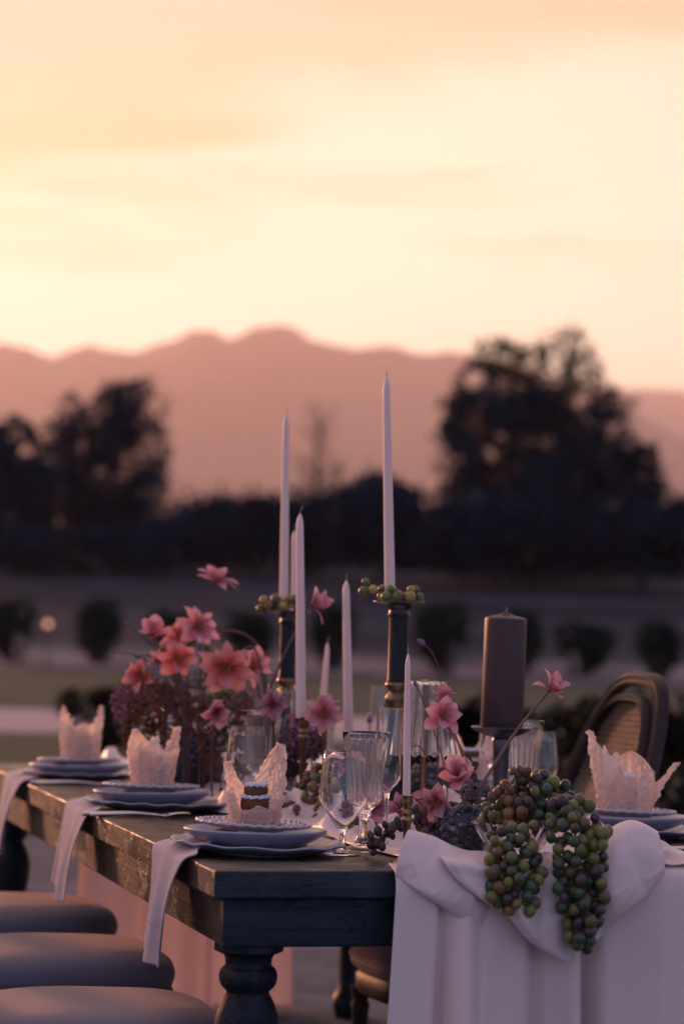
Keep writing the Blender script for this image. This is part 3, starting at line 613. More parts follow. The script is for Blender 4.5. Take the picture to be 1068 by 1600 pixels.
# cutlery
def spoon(name, label, p, rz, kind):
    t = thing(name, label, 'cutlery', p, rz, 'silver cutlery'); 
    pth = smoothp([(-.105, 0, .003), (-.05, 0, .006), (0, 0, .008), (.045, 0, .0055), (.062, 0, .004)], 5); n = len(pth)
    vs, fs = tube(pth, [.0045 - .0028 * math.sin(min(1, i / (n - 1) * 1.25) * math.pi * .5) + .0006 for i in range(n)], 8)
    vs = [Vector((v[0], v[1] * 1.5, v[2])) for v in vs]; obj('handle', mesh('handle', vs, fs), M['steel'], t)
    if kind == 'spoon':
        o = obj('bowl', mesh('bowl', *grid(14, 18, lambda s, q: Vector((.058 + .058 * q, (2 * s - 1) * .0185 * math.sin(math.pi * min(.999, (.06 + .94 * q)) ** .85) ** .6, .0035 + .0055 * (2 * s - 1) ** 2 * math.sin(math.pi * q) + .0085 * q ** 2)))), M['steel'], t); solid(o, .0014)
    else:
        o = obj('palm', mesh('palm', *grid(10, 8, lambda s, q: Vector((.058 + .03 * q, (2 * s - 1) * (.004 + .008 * min(1, q * 1.6)), .004 + .002 * q)))), M['steel'], t); solid(o, .0014)
        for k in range(4): obj('tine', mesh('tine', *tube([(.087, -.0095 + k * .0063, .006), (.11, -.0095 + k * .0063, .0085), (.135, -.0090 + k * .006, .0075)], [.0016, .0015, .0006], 6)), M['steel'], o)
    return t
pS = plane_z(372, 1329, TOP); spoon('spoon', 'silver spoon lying at the near table edge before the front left plates', (pS.x + .022, pS.y, TOP + .001), R(1), 'spoon')
spoon('fork', 'silver fork lying partly under the front left spoon', (pS.x - .02, pS.y + .03, TOP + .001), R(6), 'fork')
for k, (px, py, lb) in enumerate([(215, 1278, 'second left plates'), (120, 1228, 'third left plates')]):
    p = plane_z(px, py, TOP); spoon('spoon', 'dim silver spoon on the wood before the ' + lb, (p.x, p.y, TOP + .001), R(3), 'spoon'); spoon('fork', 'dim silver fork on the wood before the ' + lb, (p.x - .02, p.y + .03, TOP + .001), R(7), 'fork')
p = plane_z(1040, 1333, TOP); spoon('spoon', 'silver spoon at right beside the white runner', (p.x, p.y, TOP + .001), R(195), 'spoon'); spoon('fork', 'silver fork at right beside the white runner', (p.x + .03, p.y + .03, TOP + .001), R(190), 'fork')

# ------------------------------------------------------------------ glassware
def wall(outer, th, zin):                          # close an outer bowl profile with an inner wall; zin = index where bowl begins
    inner = [(max(r - th, .0004), z + (th * 1.3 if i == 0 else 0)) for i, (r, z) in enumerate(outer[zin:])]
    return outer + [(outer[-1][0] - th * .5, outer[-1][1] + th * .35)] + inner[::-1]
gA = wall([(.0004, 0), (.034, 0), (.036, .0012), (.034, .0026), (.018, .006), (.009, .011), (.0062, .02), (.0058, .034), (.0068, .043), (.0095, .049), (.022, .066), (.036, .086), (.0445, .099), (.0472, .108), (.0468, .118), (.0445, .145), (.0418, .172), (.0392, .196)], .0016, 9)
gC = wall([(.0004, 0), (.033, 0), (.034, .0012), (.032, .0022), (.014, .006), (.006, .013), (.0042, .03), (.0038, .07), (.0042, .10), (.006, .112), (.0095, .119), (.019, .130), (.0258, .141), (.0272, .150), (.0268, .17), (.0258, .21), (.0247, .25), (.0240, .277)], .0013, 9)
gBo = [(.0004, 0), (.037, 0), (.039, .0015), (.037, .004), (.022, .010), (.013, .022), (.0095, .04), (.0085, .058), (.0095, .066), (.016, .070), (.0135, .076), (.018, .082), (.028, .090), (.0335, .097), (.0350, .106), (.0362, .13), (.0385, .16), (.0412, .19), (.0445, .212), (.0475, .230)]
gB = wall(gBo, .0028, 11)
def flute(a, r, z, i):
    k = 1.0
    if i < len(gBo):
        if .09 < z < .205: k = 1 - .045 * sstep(.088, .1, z) * (1 - sstep(.185, .205, z)) * abs(math.sin(9 * a)) ** .7 * 1.3
        elif .012 < z < .066: k = 1 - .09 * abs(math.sin(4 * a))
    return r * k, z
GA = mesh('goblet_a', *lathe(gA, 64, None, False)); GB = mesh('goblet_b', *lathe(gB, 144, flute, False)); GC = mesh('goblet_c', *lathe(gC, 48, None, False))
def glass_at(kind, label, p, rz=0):
    me, nm = {'A': (GA, 'wine_glass'), 'B': (GB, 'cut_goblet'), 'C': (GC, 'flute_glass')}[kind]
    o = tag(obj(nm, me, M['glass'], None, p), label, 'glass', 'table glasses'); o.rotation_euler = (0, R(.5), rz); return o
def tz(px, py, h=0): p = plane_z(px, py, TOP); return Vector((p.x, p.y, TOP + .0008 + h))
glass_at('A', 'clear wine glass with angular bowl nearest the table edge at the middle', tz(533, 1336))
glass_at('B', 'fluted crystal goblet beside the nearest clear wine glass', tz(566, 1330), .2)
glass_at('C', 'slim champagne flute right of the nearest fluted goblet', tz(601, 1331))
glass_at('A', 'clear wine glass behind the nearest paper wrap', tz(381, 1268)); glass_at('B', 'fluted goblet behind the nearest paper wrap', tz(405, 1266), .5); glass_at('C', 'slim flute right of the fluted goblet behind the nearest paper wrap', tz(441, 1264))
glass_at('A', 'blurred clear wine glass among the left flowers', tz(270, 1212)); glass_at('B', 'blurred fluted goblet behind the second paper wrap', tz(292, 1208), .4); glass_at('C', 'blurred slim flute beside the goblet among the left flowers', tz(320, 1208))
glass_at('B', 'fluted goblet right of the pillar candle above the grapes', Vector((*T(.905, .98).xy, TOP + .001)), .3)
def place_u(px, v, h=0):                            # table point at distance v along, seen at column px
    best = min((abs((lambda q: 534 + FPX * (q - CAM0).dot(_rt) / (q - CAM0).dot(_fw))(T(i * .002, v)) - px), i) for i in range(0, 640)); return T(best[1] * .002, v, h)
SC.objects[-1].location = place_u(813, 1.10, .001)
glass_at('A', 'clear wine glass at the right end behind the grapes', place_u(838, 1.30, .001)); glass_at('C', 'slim flute just left of the fluted goblet by the pillar candle', place_u(762, 1.42, .001))
glass_at('C', 'dim slim flute standing far back at the middle', place_u(588, 2.05, .001)); glass_at('B', 'dim fluted goblet far back behind the small candles', place_u(497, 2.2, .001), .1)

# ------------------------------------------------------------------ candles and stands
def taper(label, base, h, r, lean=(0, 0), curl=0.0, name='taper_candle'):
    t = thing(name, label, 'candle', base, 0, 'ivory taper candles')
    ns = 12; pth = [(lean[0] * q * h, lean[1] * q * h, h * q) for q in [k / ns for k in range(ns + 1)]]
    rad = [r * (1 - .30 * (k / ns) ** 1.3) for k in range(ns + 1)]; e = Vector(pth[-1])
    pth += [tuple(e + Vector((0, 0, .012))), tuple(e + Vector((0, 0, .020))), tuple(e + Vector((0, 0, .0235)))]; rad += [r * .52, r * .28, r * .12]
    wx = obj('wax', mesh('wax', *tube(pth, rad, 20)), M['wax'], t)
    w = smoothp([e + Vector((0, 0, .020)), e + Vector((curl * .2, 0, .030)), e + Vector((curl, 0, .039))], 3); obj('wick', mesh('wick', *tube(w, .0011, 6)), M['wick'], wx); return t
def hgt(px, py, v): p = place_u(px, v); q = at(px, py, p.y); return q.z        # world height of a sighted point at distance v
def column(label, px, v, ydish, scale, name='column_candlestick'):
    p = place_u(px, v, .004); H = hgt(px, ydish, v) - p.z
    t = thing(name, label, 'candlestick', p, ROT, 'column candlesticks')
    s = scale
    obj('base', mesh('base', *lathe([(.0005, 0), (.058 * s, 0), (.060 * s, .006), (.058 * s, .013), (.050 * s, .016), (.048 * s, .026), (.038 * s, .032), (.030 * s, .036), (.026 * s, .046), (.0005, .046)], 40, None, False)), M['bronze'], t)
    zc = H * .50
    obj('column', mesh('column', *lathe([(.0005, .046), (.0215 * s, .046), (.0195 * s, .055), (.0185 * s, zc), (.0005, zc)], 40, lambda a, r, z, i: (r * (1 - .03 * abs(math.sin(8 * a))) if .05 < z < zc - .001 else r, z), False)), M['black'], t)
    obj('knop', mesh('knop', *lathe([(r_ * s, zc + z_) for r_, z_ in ((.0005, 0), (.013, 0), (.015, .004), (.017, .010), (.025, .022), (.027, .030), (.024, .038), (.0175, .046), (.019, .050), (.026, .056), (.027, .062), (.024, .066), (.0005, .066))], 40, None, False)), M['brass'], t)
    z2 = zc + .066
    obj('column', mesh('column', *lathe([(.0005, z2), (.0235 * s, z2), (.0235 * s, z2 + .004), (.0222 * s, z2 + .008), (.0215 * s, H - .032), (.0005, H - .032)], 40, None, False)), M['black'], t)
    obj('capital', mesh('capital', *lathe([(r_ * s, H + z_) for r_, z_ in ((.0005, -.032), (.0235, -.032), (.0265, -.029), (.0235, -.026), (.022, -.018), (.026, -.014), (.028, -.010), (.031, -.006), (.0005, -.006))], 40, None, False)), M['bronze'], t)
    obj('drip_dish', mesh('drip_dish', *lathe([(r_ * s, H + z_) for r_, z_ in ((.0005, -.006), (.030, -.006), (.052, -.002), (.058, 0.0), (.057, .002), (.045, .0005), (.030, -.001), (.0005, -.001))], 48, None, False)), M['bronze'], t)
    return t, p, H
c1, c1p, c1H = column('tall black column candlestick with bronze dish carrying the tallest candle', 615, 1.02, 941, 1.0)
def place_taper(label, px0, py0, px1, py1, v, r, curl=0.0):
    b = place_u(px0, v); b = at(px0, py0, b.y); e = at(px1, py1, b.y); h = e.z - b.z - .039; taper(label, b, h, r, ((e.x - b.x) / (e.z - b.z), 0), curl)
place_taper('tallest ivory taper candle on the black column candlestick', 609, 938, 603, 579, 1.02, .0118)
c2, c2p, c2H = column('black column candlestick farther left carrying grapes and a tall taper', 443, 1.72, 955, .94)
place_taper('tall ivory taper candle above the left column candlestick', 443, 950, 447, 637, 1.72, .0112, .003)
def holder(name, label, p, top, s=1.0):
    t = thing(name, label, 'candlestick', p, 0, 'small brass candlesticks'); H = top
    obj('foot', mesh('foot', *lathe([(.0005, 0), (.029 * s, 0), (.030 * s, .002), (.027 * s, .005), (.014 * s, .010), (.008 * s, .016), (.0005, .016)], 36, None, False)), M['brass'], t)
    obj('shaft', mesh('shaft', *lathe([(r * s, z) for r, z in ((.0005, .016), (.0075, .016), (.0062, .03), (.0072, H - .052), (.0105, H - .047), (.0105, H - .043), (.0075, H - .039), (.0095, H - .034), (.0095, H - .031), (.007, H - .027), (.0085, H - .022), (.0005, H - .022))], 28, None, False)), M['brass'], t)
    obj('cup', mesh('cup', *lathe([(r * s, z) for r, z in ((.0005, H - .022), (.007, H - .022), (.0085, H - .018), (.0105, H - .010), (.0095, H - .006), (.0125, H - .001), (.0125, H), (.008, H - .0005), (.0005, H - .003))], 28, None, False)), M['brass'], t); return t
b3 = tz(634, 1350); hh = at(635, 1243, b3.y).z - b3.z
holder('brass_candlestick', 'small brass candlestick at the left corner of the white drape', b3, hh)
e = at(637, 1009, b3.y); bb = at(635, 1245, b3.y); taper('thin ivory taper candle in the nearest small brass candlestick', bb, e.z - bb.z - .039, .0072, ((e.x - bb.x) / (e.z - bb.z), 0))
for (px0, py0, px1, py1, v, r, curl, lb) in [(470, 1122, 468, 792, 1.22, .0118, .006, 'curled wick'), (459, 1110, 460, 820, 2.05, .0105, 0, 'straight wick, mostly hidden by its neighbour'), (544, 1148, 540, 897, 1.30, .0118, .001, 'pointed tip left of the tallest candle'), (505, 1090, 513, 995, 1.95, .0085, .005, 'short and leaning among the left tapers'), (690, 1235, 690, 1150, 1.25, .0075, 0, 'burning low under the glass shade, unlit'), (419, 1160, 420, 1060, 1.9, .0075, 0, 'short and dim behind the fluted goblet')]:
    lbl = {'curled wick': 'ivory taper with a curled wick before the left column', 'straight wick, mostly hidden by its neighbour': 'ivory taper hidden behind the curled wick candle', 'pointed tip left of the tallest candle': 'ivory taper candle standing alone left of the tallest candle', 'short and leaning among the left tapers': 'short thin taper leaning right behind the open pink flower', 'burning low under the glass shade, unlit': 'short thin candle stub below the fluted glass shade', 'short and dim behind the fluted goblet': 'short dim taper seen behind the fluted goblet at left'}[lb]
    b = place_u(px0, v); q = at(px0, py0, b.y); top = max(.05, q.z - TOP - .004)
    holder('brass_candlestick', 'brass candlestick under the ' + lbl, Vector((b.x, b.y, TOP + .004)), top + .002, .9 if r < .01 else 1.1)
    place_taper(lbl, px0, py0, px1, py1, v, r, curl)
# pillar candle on pewter stand
pv = .98; pp = place_u(779, pv, .004); ph = at(779, 1137, pp.y).z - pp.z
st = thing('pillar_stand', 'dark pewter pedestal dish under the plum pillar candle', 'candlestick', pp)
obj('foot', mesh('foot', *lathe([(.0005, 0), (.050, 0), (.051, .004), (.046, .009), (.025, .016), (.018, .026), (.0005, .026)], 40, None, False)), M['pewter'], st)
obj('shaft', mesh('shaft', *lathe([(.0005, .026), (.017, .026), (.015, .05), (.018, ph - .05), (.022, ph - .03), (.018, ph - .022), (.0005, ph - .022)], 36, None, False)), M['pewter'], st)
obj('dish', mesh('dish', *lathe([(.0005, ph - .022), (.018, ph - .022), (.040, ph - .017), (.058, ph - .008), (.068, ph), (.0665, ph + .0016), (.055, ph - .004), (.04, ph - .006), (.0005, ph - .006)], 56, None, False)), M['pewter'], st)
pc = thing('pillar_candle', 'thick plum brown pillar candle on the pewter dish', 'candle', pp + Vector((0, 0, ph - .0055))); pc.rotation_euler = (0, R(1.0), 0)
phh = at(779, 966, pp.y).z - pp.z - ph + .0055
pwx = obj('wax', mesh('wax', *lathe([(.0005, 0), (.045, 0), (.0468, .003), (.047, phh * .5), (.0468, phh - .006), (.0455, phh - .001), (.043, phh + .001), (.032, phh + .003), (.019, phh + .006), (.009, phh + .0105), (.004, phh + .0145), (.0005, phh + .0155)], 56, lambda a, r, z, i: (r * (1 + .006 * math.sin(3 * a + z * 20)), z + (.0012 * math.sin(2 * a + 1) if i > 4 else 0)), False)), M['wax_plum'], pc)
obj('wick', mesh('wick', *tube([(0, 0, phh + .012), (0, 0, phh + .019), (.0015, 0, phh + .024)], [.002, .0016, .0012], 8)), M['wick'], pwx)
# fluted glass shade on a brass stem
lv = 1.0; lpnt = place_u(658, lv, .004); lt = at(660, 1066, lpnt.y).z - lpnt.z; lb = at(660, 1176, lpnt.y).z - lpnt.z
lamp = thing('table_lamp', 'small table lamp with fluted clear glass shade on a slim brass stem', 'lamp', lpnt)
so = [(.0735, lb), (.070, lb + .012), (.064, lb + .04), (.058, lb + .07), (.0525, lb + .11), (.049, lt - .004), (.0475, lt), (.040, lt + .0015), (.010, lt + .0015)]
si = [(r - .003, z - (.0 if i < 6 else .003)) for i, (r, z) in enumerate(so)]
sp = so + si[::-1]
def rib(a, r, z, i):
    k = 1 + (.055 if i < len(so) - 2 else .0) * abs(math.sin(11 * a)) - .0; dz = -.005 * abs(math.sin(11 * a)) if (i == 0 or i == len(sp) - 1) else 0
    return r * k, z + dz
sv_, sf_ = lathe(sp, 224, rib, False); nn = len(sp); sf_ += [(k, (nn - 1) * 224 + k, (nn - 1) * 224 + (k + 1) % 224, (k + 1) % 224) for k in range(224)]
obj('shade', mesh('shade', sv_, sf_), M['glass'], lamp)
obj('base', mesh('base', *lathe([(.0005, 0), (.045, 0), (.046, .003), (.044, .007), (.012, .011), (.008, .02), (.0005, .02)], 36, None, False)), M['brass'], lamp)
obj('stem', mesh('stem', *lathe([(.0005, .02), (.0075, .02), (.0075, lt - .02), (.010, lt - .016), (.010, lt + .004), (.0005, lt + .006)], 24, None, False)), M['brass'], lamp)

# ------------------------------------------------------------------ grapes
GM = mesh('grape', *sphere(1, 3)); GM.materials.append(M['grape'])
PAL = {'green': (.160, .165, .024), 'olive': (.145, .120, .026), 'teal': (.050, .075, .028), 'amber': (.21, .10, .024), 'dusk': (.065, .034, .036), 'gold': (.44, .29, .05), 'brown': (.05, .028, .022), 'rust': (.13, .05, .026)}  # the gold tone has backlight put into the grape colour
def bunch(name, label, pts, root, mix, r, seed, group=None, stalk=True, sq=1.06):
    t = thing(name, label, 'grapes', root, 0, group); rd = random.Random(seed)
    for p in pts:
        g = bpy.data.objects.new('grape', GM); COL.objects.link(g); g.parent = t; g.location = Vector(p) - Vector(root)
        s = r * rd.uniform(.76, 1.14); g.scale = (s * rd.uniform(.94, 1.04), s * rd.uniform(.94, 1.04), s * sq * rd.uniform(.96, 1.1)); g.rotation_euler = (rd.uniform(0, .5), rd.uniform(0, .5), rd.uniform(0, 6))
        c = PAL[rd.choices(list(mix), list(mix.values()))[0]]; k = rd.uniform(.75, 1.3); g.color = (c[0] * k, c[1] * k * rd.uniform(.9, 1.1), c[2] * k, 1)
    if stalk:
        ps = sorted([Vector(p) for p in pts], key=lambda q: -q.z); ctr = []
        m = max(3, len(ps) // 8)
        for i in range(0, len(ps), m): seg = ps[i:i + m]; ctr.append(sum(seg, Vector()) / len(seg) - Vector(root))
        if len(ctr) > 1:
            tw = [tube(smoothp(ctr, 3), .0021, 6)]
            for p in ps:
                q = Vector(p) - Vector(root); c = min(ctr, key=lambda x: (x - q).length); tw.append(tube([c, (c + q) / 2 + Vector((0, 0, .003)), q], .0013, 5))
            obj('stalk', mesh('stalk', *join(*tw)), M['twig'], t)
    return t
def pack(shape, r, n, seed, tries=6000):             # random non-overlapping points inside shape()
    rd = random.Random(seed); pts = []
    for _ in range(tries):
        p = shape(rd)
        if p is None: continue
        if all((p - q).length > 1.62 * r for q in pts): pts.append(p)
        if len(pts) >= n: break
    return pts
def along(path, widths, dv, v0):                     # hanging bunch following sighted points, shell nearest the camera included
    path = [(px, py, v0 + (.045, .012, 0)[min(k, 2)]) for k, (px, py) in enumerate(path)]
    W = [vat(px, py, v) for px, py, v in path]
    def sh(rd):
        x = rd.uniform(0, len(W) - 1.001); i = int(x); q = x - i; c = W[i].lerp(W[i + 1], q); w = widths[i] + (widths[i + 1] - widths[i]) * q
        a = rd.uniform(0, 6.283); rr = math.sqrt(rd.random()); return c + U * (w * rr * math.cos(a)) + V * (min(w, dv) * rr * math.sin(a)) + Vector((0, 0, rd.uniform(-.004, .004)))
    return sh
px2m = 4.7 / 4000
GR = .0114
s_ = along([(800, 1292), (800, 1335), (806, 1370), (800, 1400), (815, 1422)], [.042, .050, .052, .050, .026], .028, -.075)
bunch('grape_bunch', 'green and dusky grape bunch hanging over the front of the crystal bowl', pack(s_, GR, 62, 3), vat(800, 1290, -.075), {'green': 5, 'teal': 5, 'olive': 3, 'amber': 2, 'dusk': 2}, GR, 3, 'hanging grape bunches')
s_ = along([(895, 1250), (900, 1300), (905, 1345), (905, 1390), (912, 1430), (905, 1465), (908, 1484)], [.035, .050, .052, .046, .038, .020, .018], .028, -.085)
bunch('grape_bunch', 'longest dark grape bunch trailing down the white drape', pack(s_, GR, 86, 8), vat(900, 1250, -.085), {'green': 5, 'teal': 6, 'olive': 3, 'dusk': 3}, GR, 8, 'hanging grape bunches')
s_ = along([(918, 1290), (935, 1305), (938, 1322)], [.016, .022, .014], .02, -.095)
bunch('grape_sprig', 'small green grape sprig at the right of the longest bunch', pack(s_, GR, 9, 81), vat(925, 1285, -.095), {'green': 4, 'gold': 1}, GR, 81)
def mound(rd):
    x, y, z = rd.uniform(-1, 1), rd.uniform(-1, 1), rd.uniform(0, 1)
    if x * x + y * y + z * z > 1: return None
    c = vat(832, 1290, .08); return c + U * (x * .100) + V * (y * .062) + Vector((0, 0, z * .098))
bunch('grape_bunch', 'large mixed grape bunch heaped on top of the crystal bowl', pack(mound, GR, 105, 12, 12000), vat(832, 1292, .08), {'green': 2, 'olive': 4, 'amber': 3, 'dusk': 4, 'teal': 4, 'rust': 1}, GR, 12, 'hanging grape bunches')
def dishring(c, R0, R1, n, seed, r, left=None):
    rd = random.Random(seed); pts = []
    for _ in range(4000):
        a = rd.uniform(0, 6.283); q = rd.uniform(R0, R1); z = rd.choice([r, r, r, 2.4 * r]); p = c + Vector((math.cos(a) * q, math.sin(a) * q, z))
        if left is not None and (p.x - c.x) * left < -.02: continue
        if all((p - o).length > 1.8 * r for o in pts): pts.append(p)
        if len(pts) >= n: break
    return pts
d1 = Vector((c1p.x, c1p.y, c1p.z + c1H)); pts = dishring(d1, .026, .048, 15, 5, .0115)
pts += [at(655, 941, c1p.y - .01), at(571, 910, c1p.y), at(568, 925, c1p.y - .01), at(583, 921, c1p.y - .02)]
bunch('grape_cluster', 'golden grapes ringed round the tallest candle on its dish', pts, d1, {'gold': 5, 'green': 4, 'olive': 2}, .0115, 5, 'grapes on candlesticks')
d2 = Vector((c2p.x, c2p.y, c2p.z + c2H)); pts = dishring(d2, .026, .046, 14, 9, .012) + [at(408, 952, c2p.y), at(412, 938, c2p.y - .02), at(420, 946, c2p.y - .03)]
bunch('grape_cluster', 'blurred golden grapes on the left column candlestick', pts, d2, {'gold': 4, 'green': 5, 'olive': 3}, .012, 9, 'grapes on candlesticks')
def heap(cpx, v, ru, rv, h):
    c = place_u(cpx, v, .008)
    def f(rd):
        x, y, z = rd.uniform(-1, 1), rd.uniform(-1, 1), rd.uniform(0, 1)
        return None if x * x + y * y + z * z > 1 else c + U * (x * ru) + V * (y * rv) + Vector((0, 0, z * h))
    return f, c
f, c = heap(497, 1.12, .05, .10, .12); bunch('grape_bunch', 'green and amber grapes heaped on the runner left of the wine glass', pack(f, .0105, 60, 31, 9000), c, {'green': 4, 'gold': 2, 'amber': 3, 'rust': 4}, .0105, 31, 'grapes on the runner')
f, c = heap(462, 1.18, .06, .10, .075); bunch('grape_bunch', 'rusty brown grapes lying behind the nearest paper wrap', pack(f, .010, 46, 33, 9000), c, {'rust': 6, 'amber': 3, 'brown': 2}, .010, 33, 'grapes on the runner')
f, c = heap(545, .86, .045, .05, .06); bunch('grape_bunch', 'small rosy grapes seen through the nearest wine glass', pack(f, .0085, 30, 35, 9000), c, {'rust': 5, 'dusk': 2}, .0085, 35, 'grapes on the runner', sq=1.25)
f, c = heap(390, 1.75, .07, .12, .11); bunch('grape_bunch', 'dim brown grapes among the glasses behind the second paper wrap', pack(f, .011, 50, 37, 9000), c, {'rust': 4, 'amber': 3, 'brown': 3, 'green': 1}, .011, 37, 'grapes on the runner')
zz = [(579, 1306), (590, 1299), (601, 1289), (597, 1310), (588, 1318), (578, 1320), (583, 1331), (605, 1301), (613, 1293), (620, 1284), (612, 1306), (626, 1292), (596, 1322)]
bunch('grape_sprig', 'dark raisin-like grapes on a sprig beside the brass candlestick', [vat(x, y, .20 + .006 * (i % 4)) for i, (x, y) in enumerate(zz)], vat(605, 1310, .20), {'brown': 5, 'dusk': 1}, .0078, 41, sq=1.3)
zz = [(652, 1275), (662, 1282), (672, 1290), (655, 1292), (664, 1299), (648, 1265), (676, 1303), (684, 1297), (660, 1268), (667, 1310), (650, 1283)]
bunch('grape_sprig', 'brown dried grapes tucked under the lowest pink flower', [vat(x, y, .22 + .006 * (i % 4)) for i, (x, y) in enumerate(zz)], vat(665, 1305, .22), {'brown': 4, 'rust': 1}, .0085, 43, sq=1.25)
zz = [(782, 1232), (790, 1240), (775, 1240), (798, 1235), (768, 1247), (785, 1248), (800, 1205), (812, 1203), (822, 1207), (808, 1212)]
bunch('grape_sprig', 'orange shrivelled grapes on the crown of the heap', [vat(x, y, .06) for x, y in zz], vat(795, 1250, .06), {'rust': 3, 'amber': 4}, .0078, 45, sq=1.3)

# crystal bowl
cb = place_u(803, .085, .006); rim = at(803, 1286, cb.y).z - cb.z
bo = [(.0005, 0), (.034, 0), (.037, .003), (.034, .008), (.040, .013), (.056, rim * .5), (.080, rim)]
bi = [(.077, rim - .001), (.053, rim * .55), (.038, .017), (.0005, .014)]
def cut(a, r, z, i): return (r * (1 + .03 * (1 if int(a / (2 * math.pi) * 36) % 2 else -1)) if 3 < i < 7 and z > .012 else r), z + (.002 * math.sin(18 * a) if z > rim * .95 else 0)
tag(obj('crystal_bowl', mesh('crystal_bowl', *lathe(bo + bi, 144, cut, False)), M['glass'], None, cb), 'cut crystal bowl under the grapes at the near table end', 'bowl')

# ------------------------------------------------------------------ pebbled vases
def vase(label, p, r, h, n, seed):
    t = thing('pebbled_vase', label, 'vase', p, 0, 'pebbled vases'); prof = [(.55, 0), (.8, .12), (1.0, .42), (.95, .7), (.78, .9), (.72, 1.0)]
    pr = smoothp([(a * r, b * h, 0) for a, b in prof], 5)
    outer = [(q.x, q.y) for q in pr]; inner = [(q.x - .006, q.y) for q in pr[::-1]]
    obj('body', mesh('body', *lathe([(.0005, 0)] + outer + inner[:-3] + [(.0005, .02)], 36, None, False)), M['pebble'], t)
    rd = random.Random(seed); ps = []
    for _ in range(n):
        q = pr[rd.randrange(len(pr))]; z = min(h, max(0.004, q.y + rd.uniform(-.004, .004))); a = rd.uniform(0, 6.283); s = rd.uniform(.0032, .0085)
        ps.append(shift(sphere(s, 1, rd.uniform(.8, 1.3), rd.uniform(.8, 1.2), rd.uniform(.7, 1.1)), (q.x * math.cos(a), q.x * math.sin(a), z)))
    obj('pebbles', mesh('pebbles', *join(*ps)), M['pebble'], t, kind='stuff'); return t
vase('dark grey pebbled vase tucked between the lowest pink flower and the grapes', place_u(716, .24, .004), .056, .095, 600, 2)
vase('dark pebbled vase standing behind the fluted glass shade', place_u(676, 1.28, .004), .062, .11, 600, 4)
vase('pebbled vase at the left hidden by rusty hanging blooms', place_u(300, 1.95, .004), .075, .14, 500, 6)
vase('pebbled vase behind the nearest fluted goblet', place_u(548, 1.25, .004), .062, .12, 600, 9)

# ------------------------------------------------------------------ flowers
def petal_mesh(wid, cup, curl, seed, name='petal'):
    def f(s, t):
        x = 2 * s - 1; w = wid * min(1, .22 + 1.5 * t) * max(.02, 1 - max(0, (t - .5) / .5) ** 1.7) ** .7
        z = cup * math.sin(t * math.pi * .8) - curl * t ** 3 * .9 + .22 * wid * x * x * (.4 + t) * .9 + .02 * fr((x * 2, t * 5, seed), 1.3)
        return Vector((t, x * w, z + .012 * math.sin(x * 8)))
    return mesh(name, *grid(13, 18, f))
PETS = [petal_mesh(.33, .14, .14, 1), petal_mesh(.37, .20, -.08, 2), petal_mesh(.25, .08, .45, 3), petal_mesh(.31, .16, .06, 4)]
PMATS = {}
for mn in ('petal', 'petal_coral', 'petal_mauve'):
    PMATS[mn] = []
    for m_ in PETS: c_ = m_.copy(); c_.materials.append(M[mn]); PMATS[mn].append(c_)
stm = join(*[tube([(0, 0, 0), (.06 * math.cos(k), .06 * math.sin(k), .14), (.13 * math.cos(k) * (1 + .3 * (k % 2)), .13 * math.sin(k), .24 + .03 * (k % 3))], [.012, .010, .018], 5) for k in range(14)])
STM = mesh('stamens', *stm); STM.materials.append(M['stamen'])
def root_(pts):                                     # carry a stem down to the table inside its vase or bunch
    b = Vector(pts[0]); return ([Vector((b.x + .004, b.y + .006, TOP + .008))] + list(pts)) if b.z > TOP + .02 else list(pts)
def flower(label, head, face, size, npet, opening, mat, stem, seed, name='pink_flower', droop=0.0):
    rd = random.Random(seed); head = Vector(head); stem = root_(stem); base = Vector(stem[0]); t = thing(name, label, 'flower', base, 0, 'pink flowers'); ax = Vector(face).normalized()
    q = ax.to_track_quat('Z', 'Y').to_matrix().to_4x4(); spin = rd.uniform(0, 6.28)
    npet += 1 + seed % 3; size *= 1.24
    for k in range(npet):
        ring = k % 2; op = R(opening + (14 if ring else -12) + rd.uniform(-13, 13)); L_ = size * rd.uniform(.88, 1.1) * (1 if ring == 0 else .93)
        mtx = Matrix.Translation(head - base) @ q @ Matrix.Rotation(spin + 2 * math.pi * k / npet + rd.uniform(-.12, .12), 4, 'Z') @ Matrix.Rotation(-(math.pi / 2 - op), 4, 'Y') @ Matrix.Rotation(rd.uniform(-.3, .3), 4, 'X') @ Matrix.Scale(L_, 4)
        o = bpy.data.objects.new('petal', rd.choice(PMATS[mat])); COL.objects.link(o); o.parent = t; o.matrix_basis = mtx
    o = bpy.data.objects.new('stamens', STM); COL.objects.link(o); o.parent = t; o.matrix_basis = Matrix.Translation(head - base) @ q @ Matrix.Scale(size * 1.05, 4)
    pth = smoothp([Vector(s) - base for s in stem] + [head - base - ax * .004], 5); n = len(pth)
    obj('stem', mesh('stem', *tube(pth, [.0034 - .0012 * i / n for i in range(n)], 7)), M['stem'], t); return t
C = lambda px, py, v: vat(px, py, v)
cf = Vector((0, -1, 0))
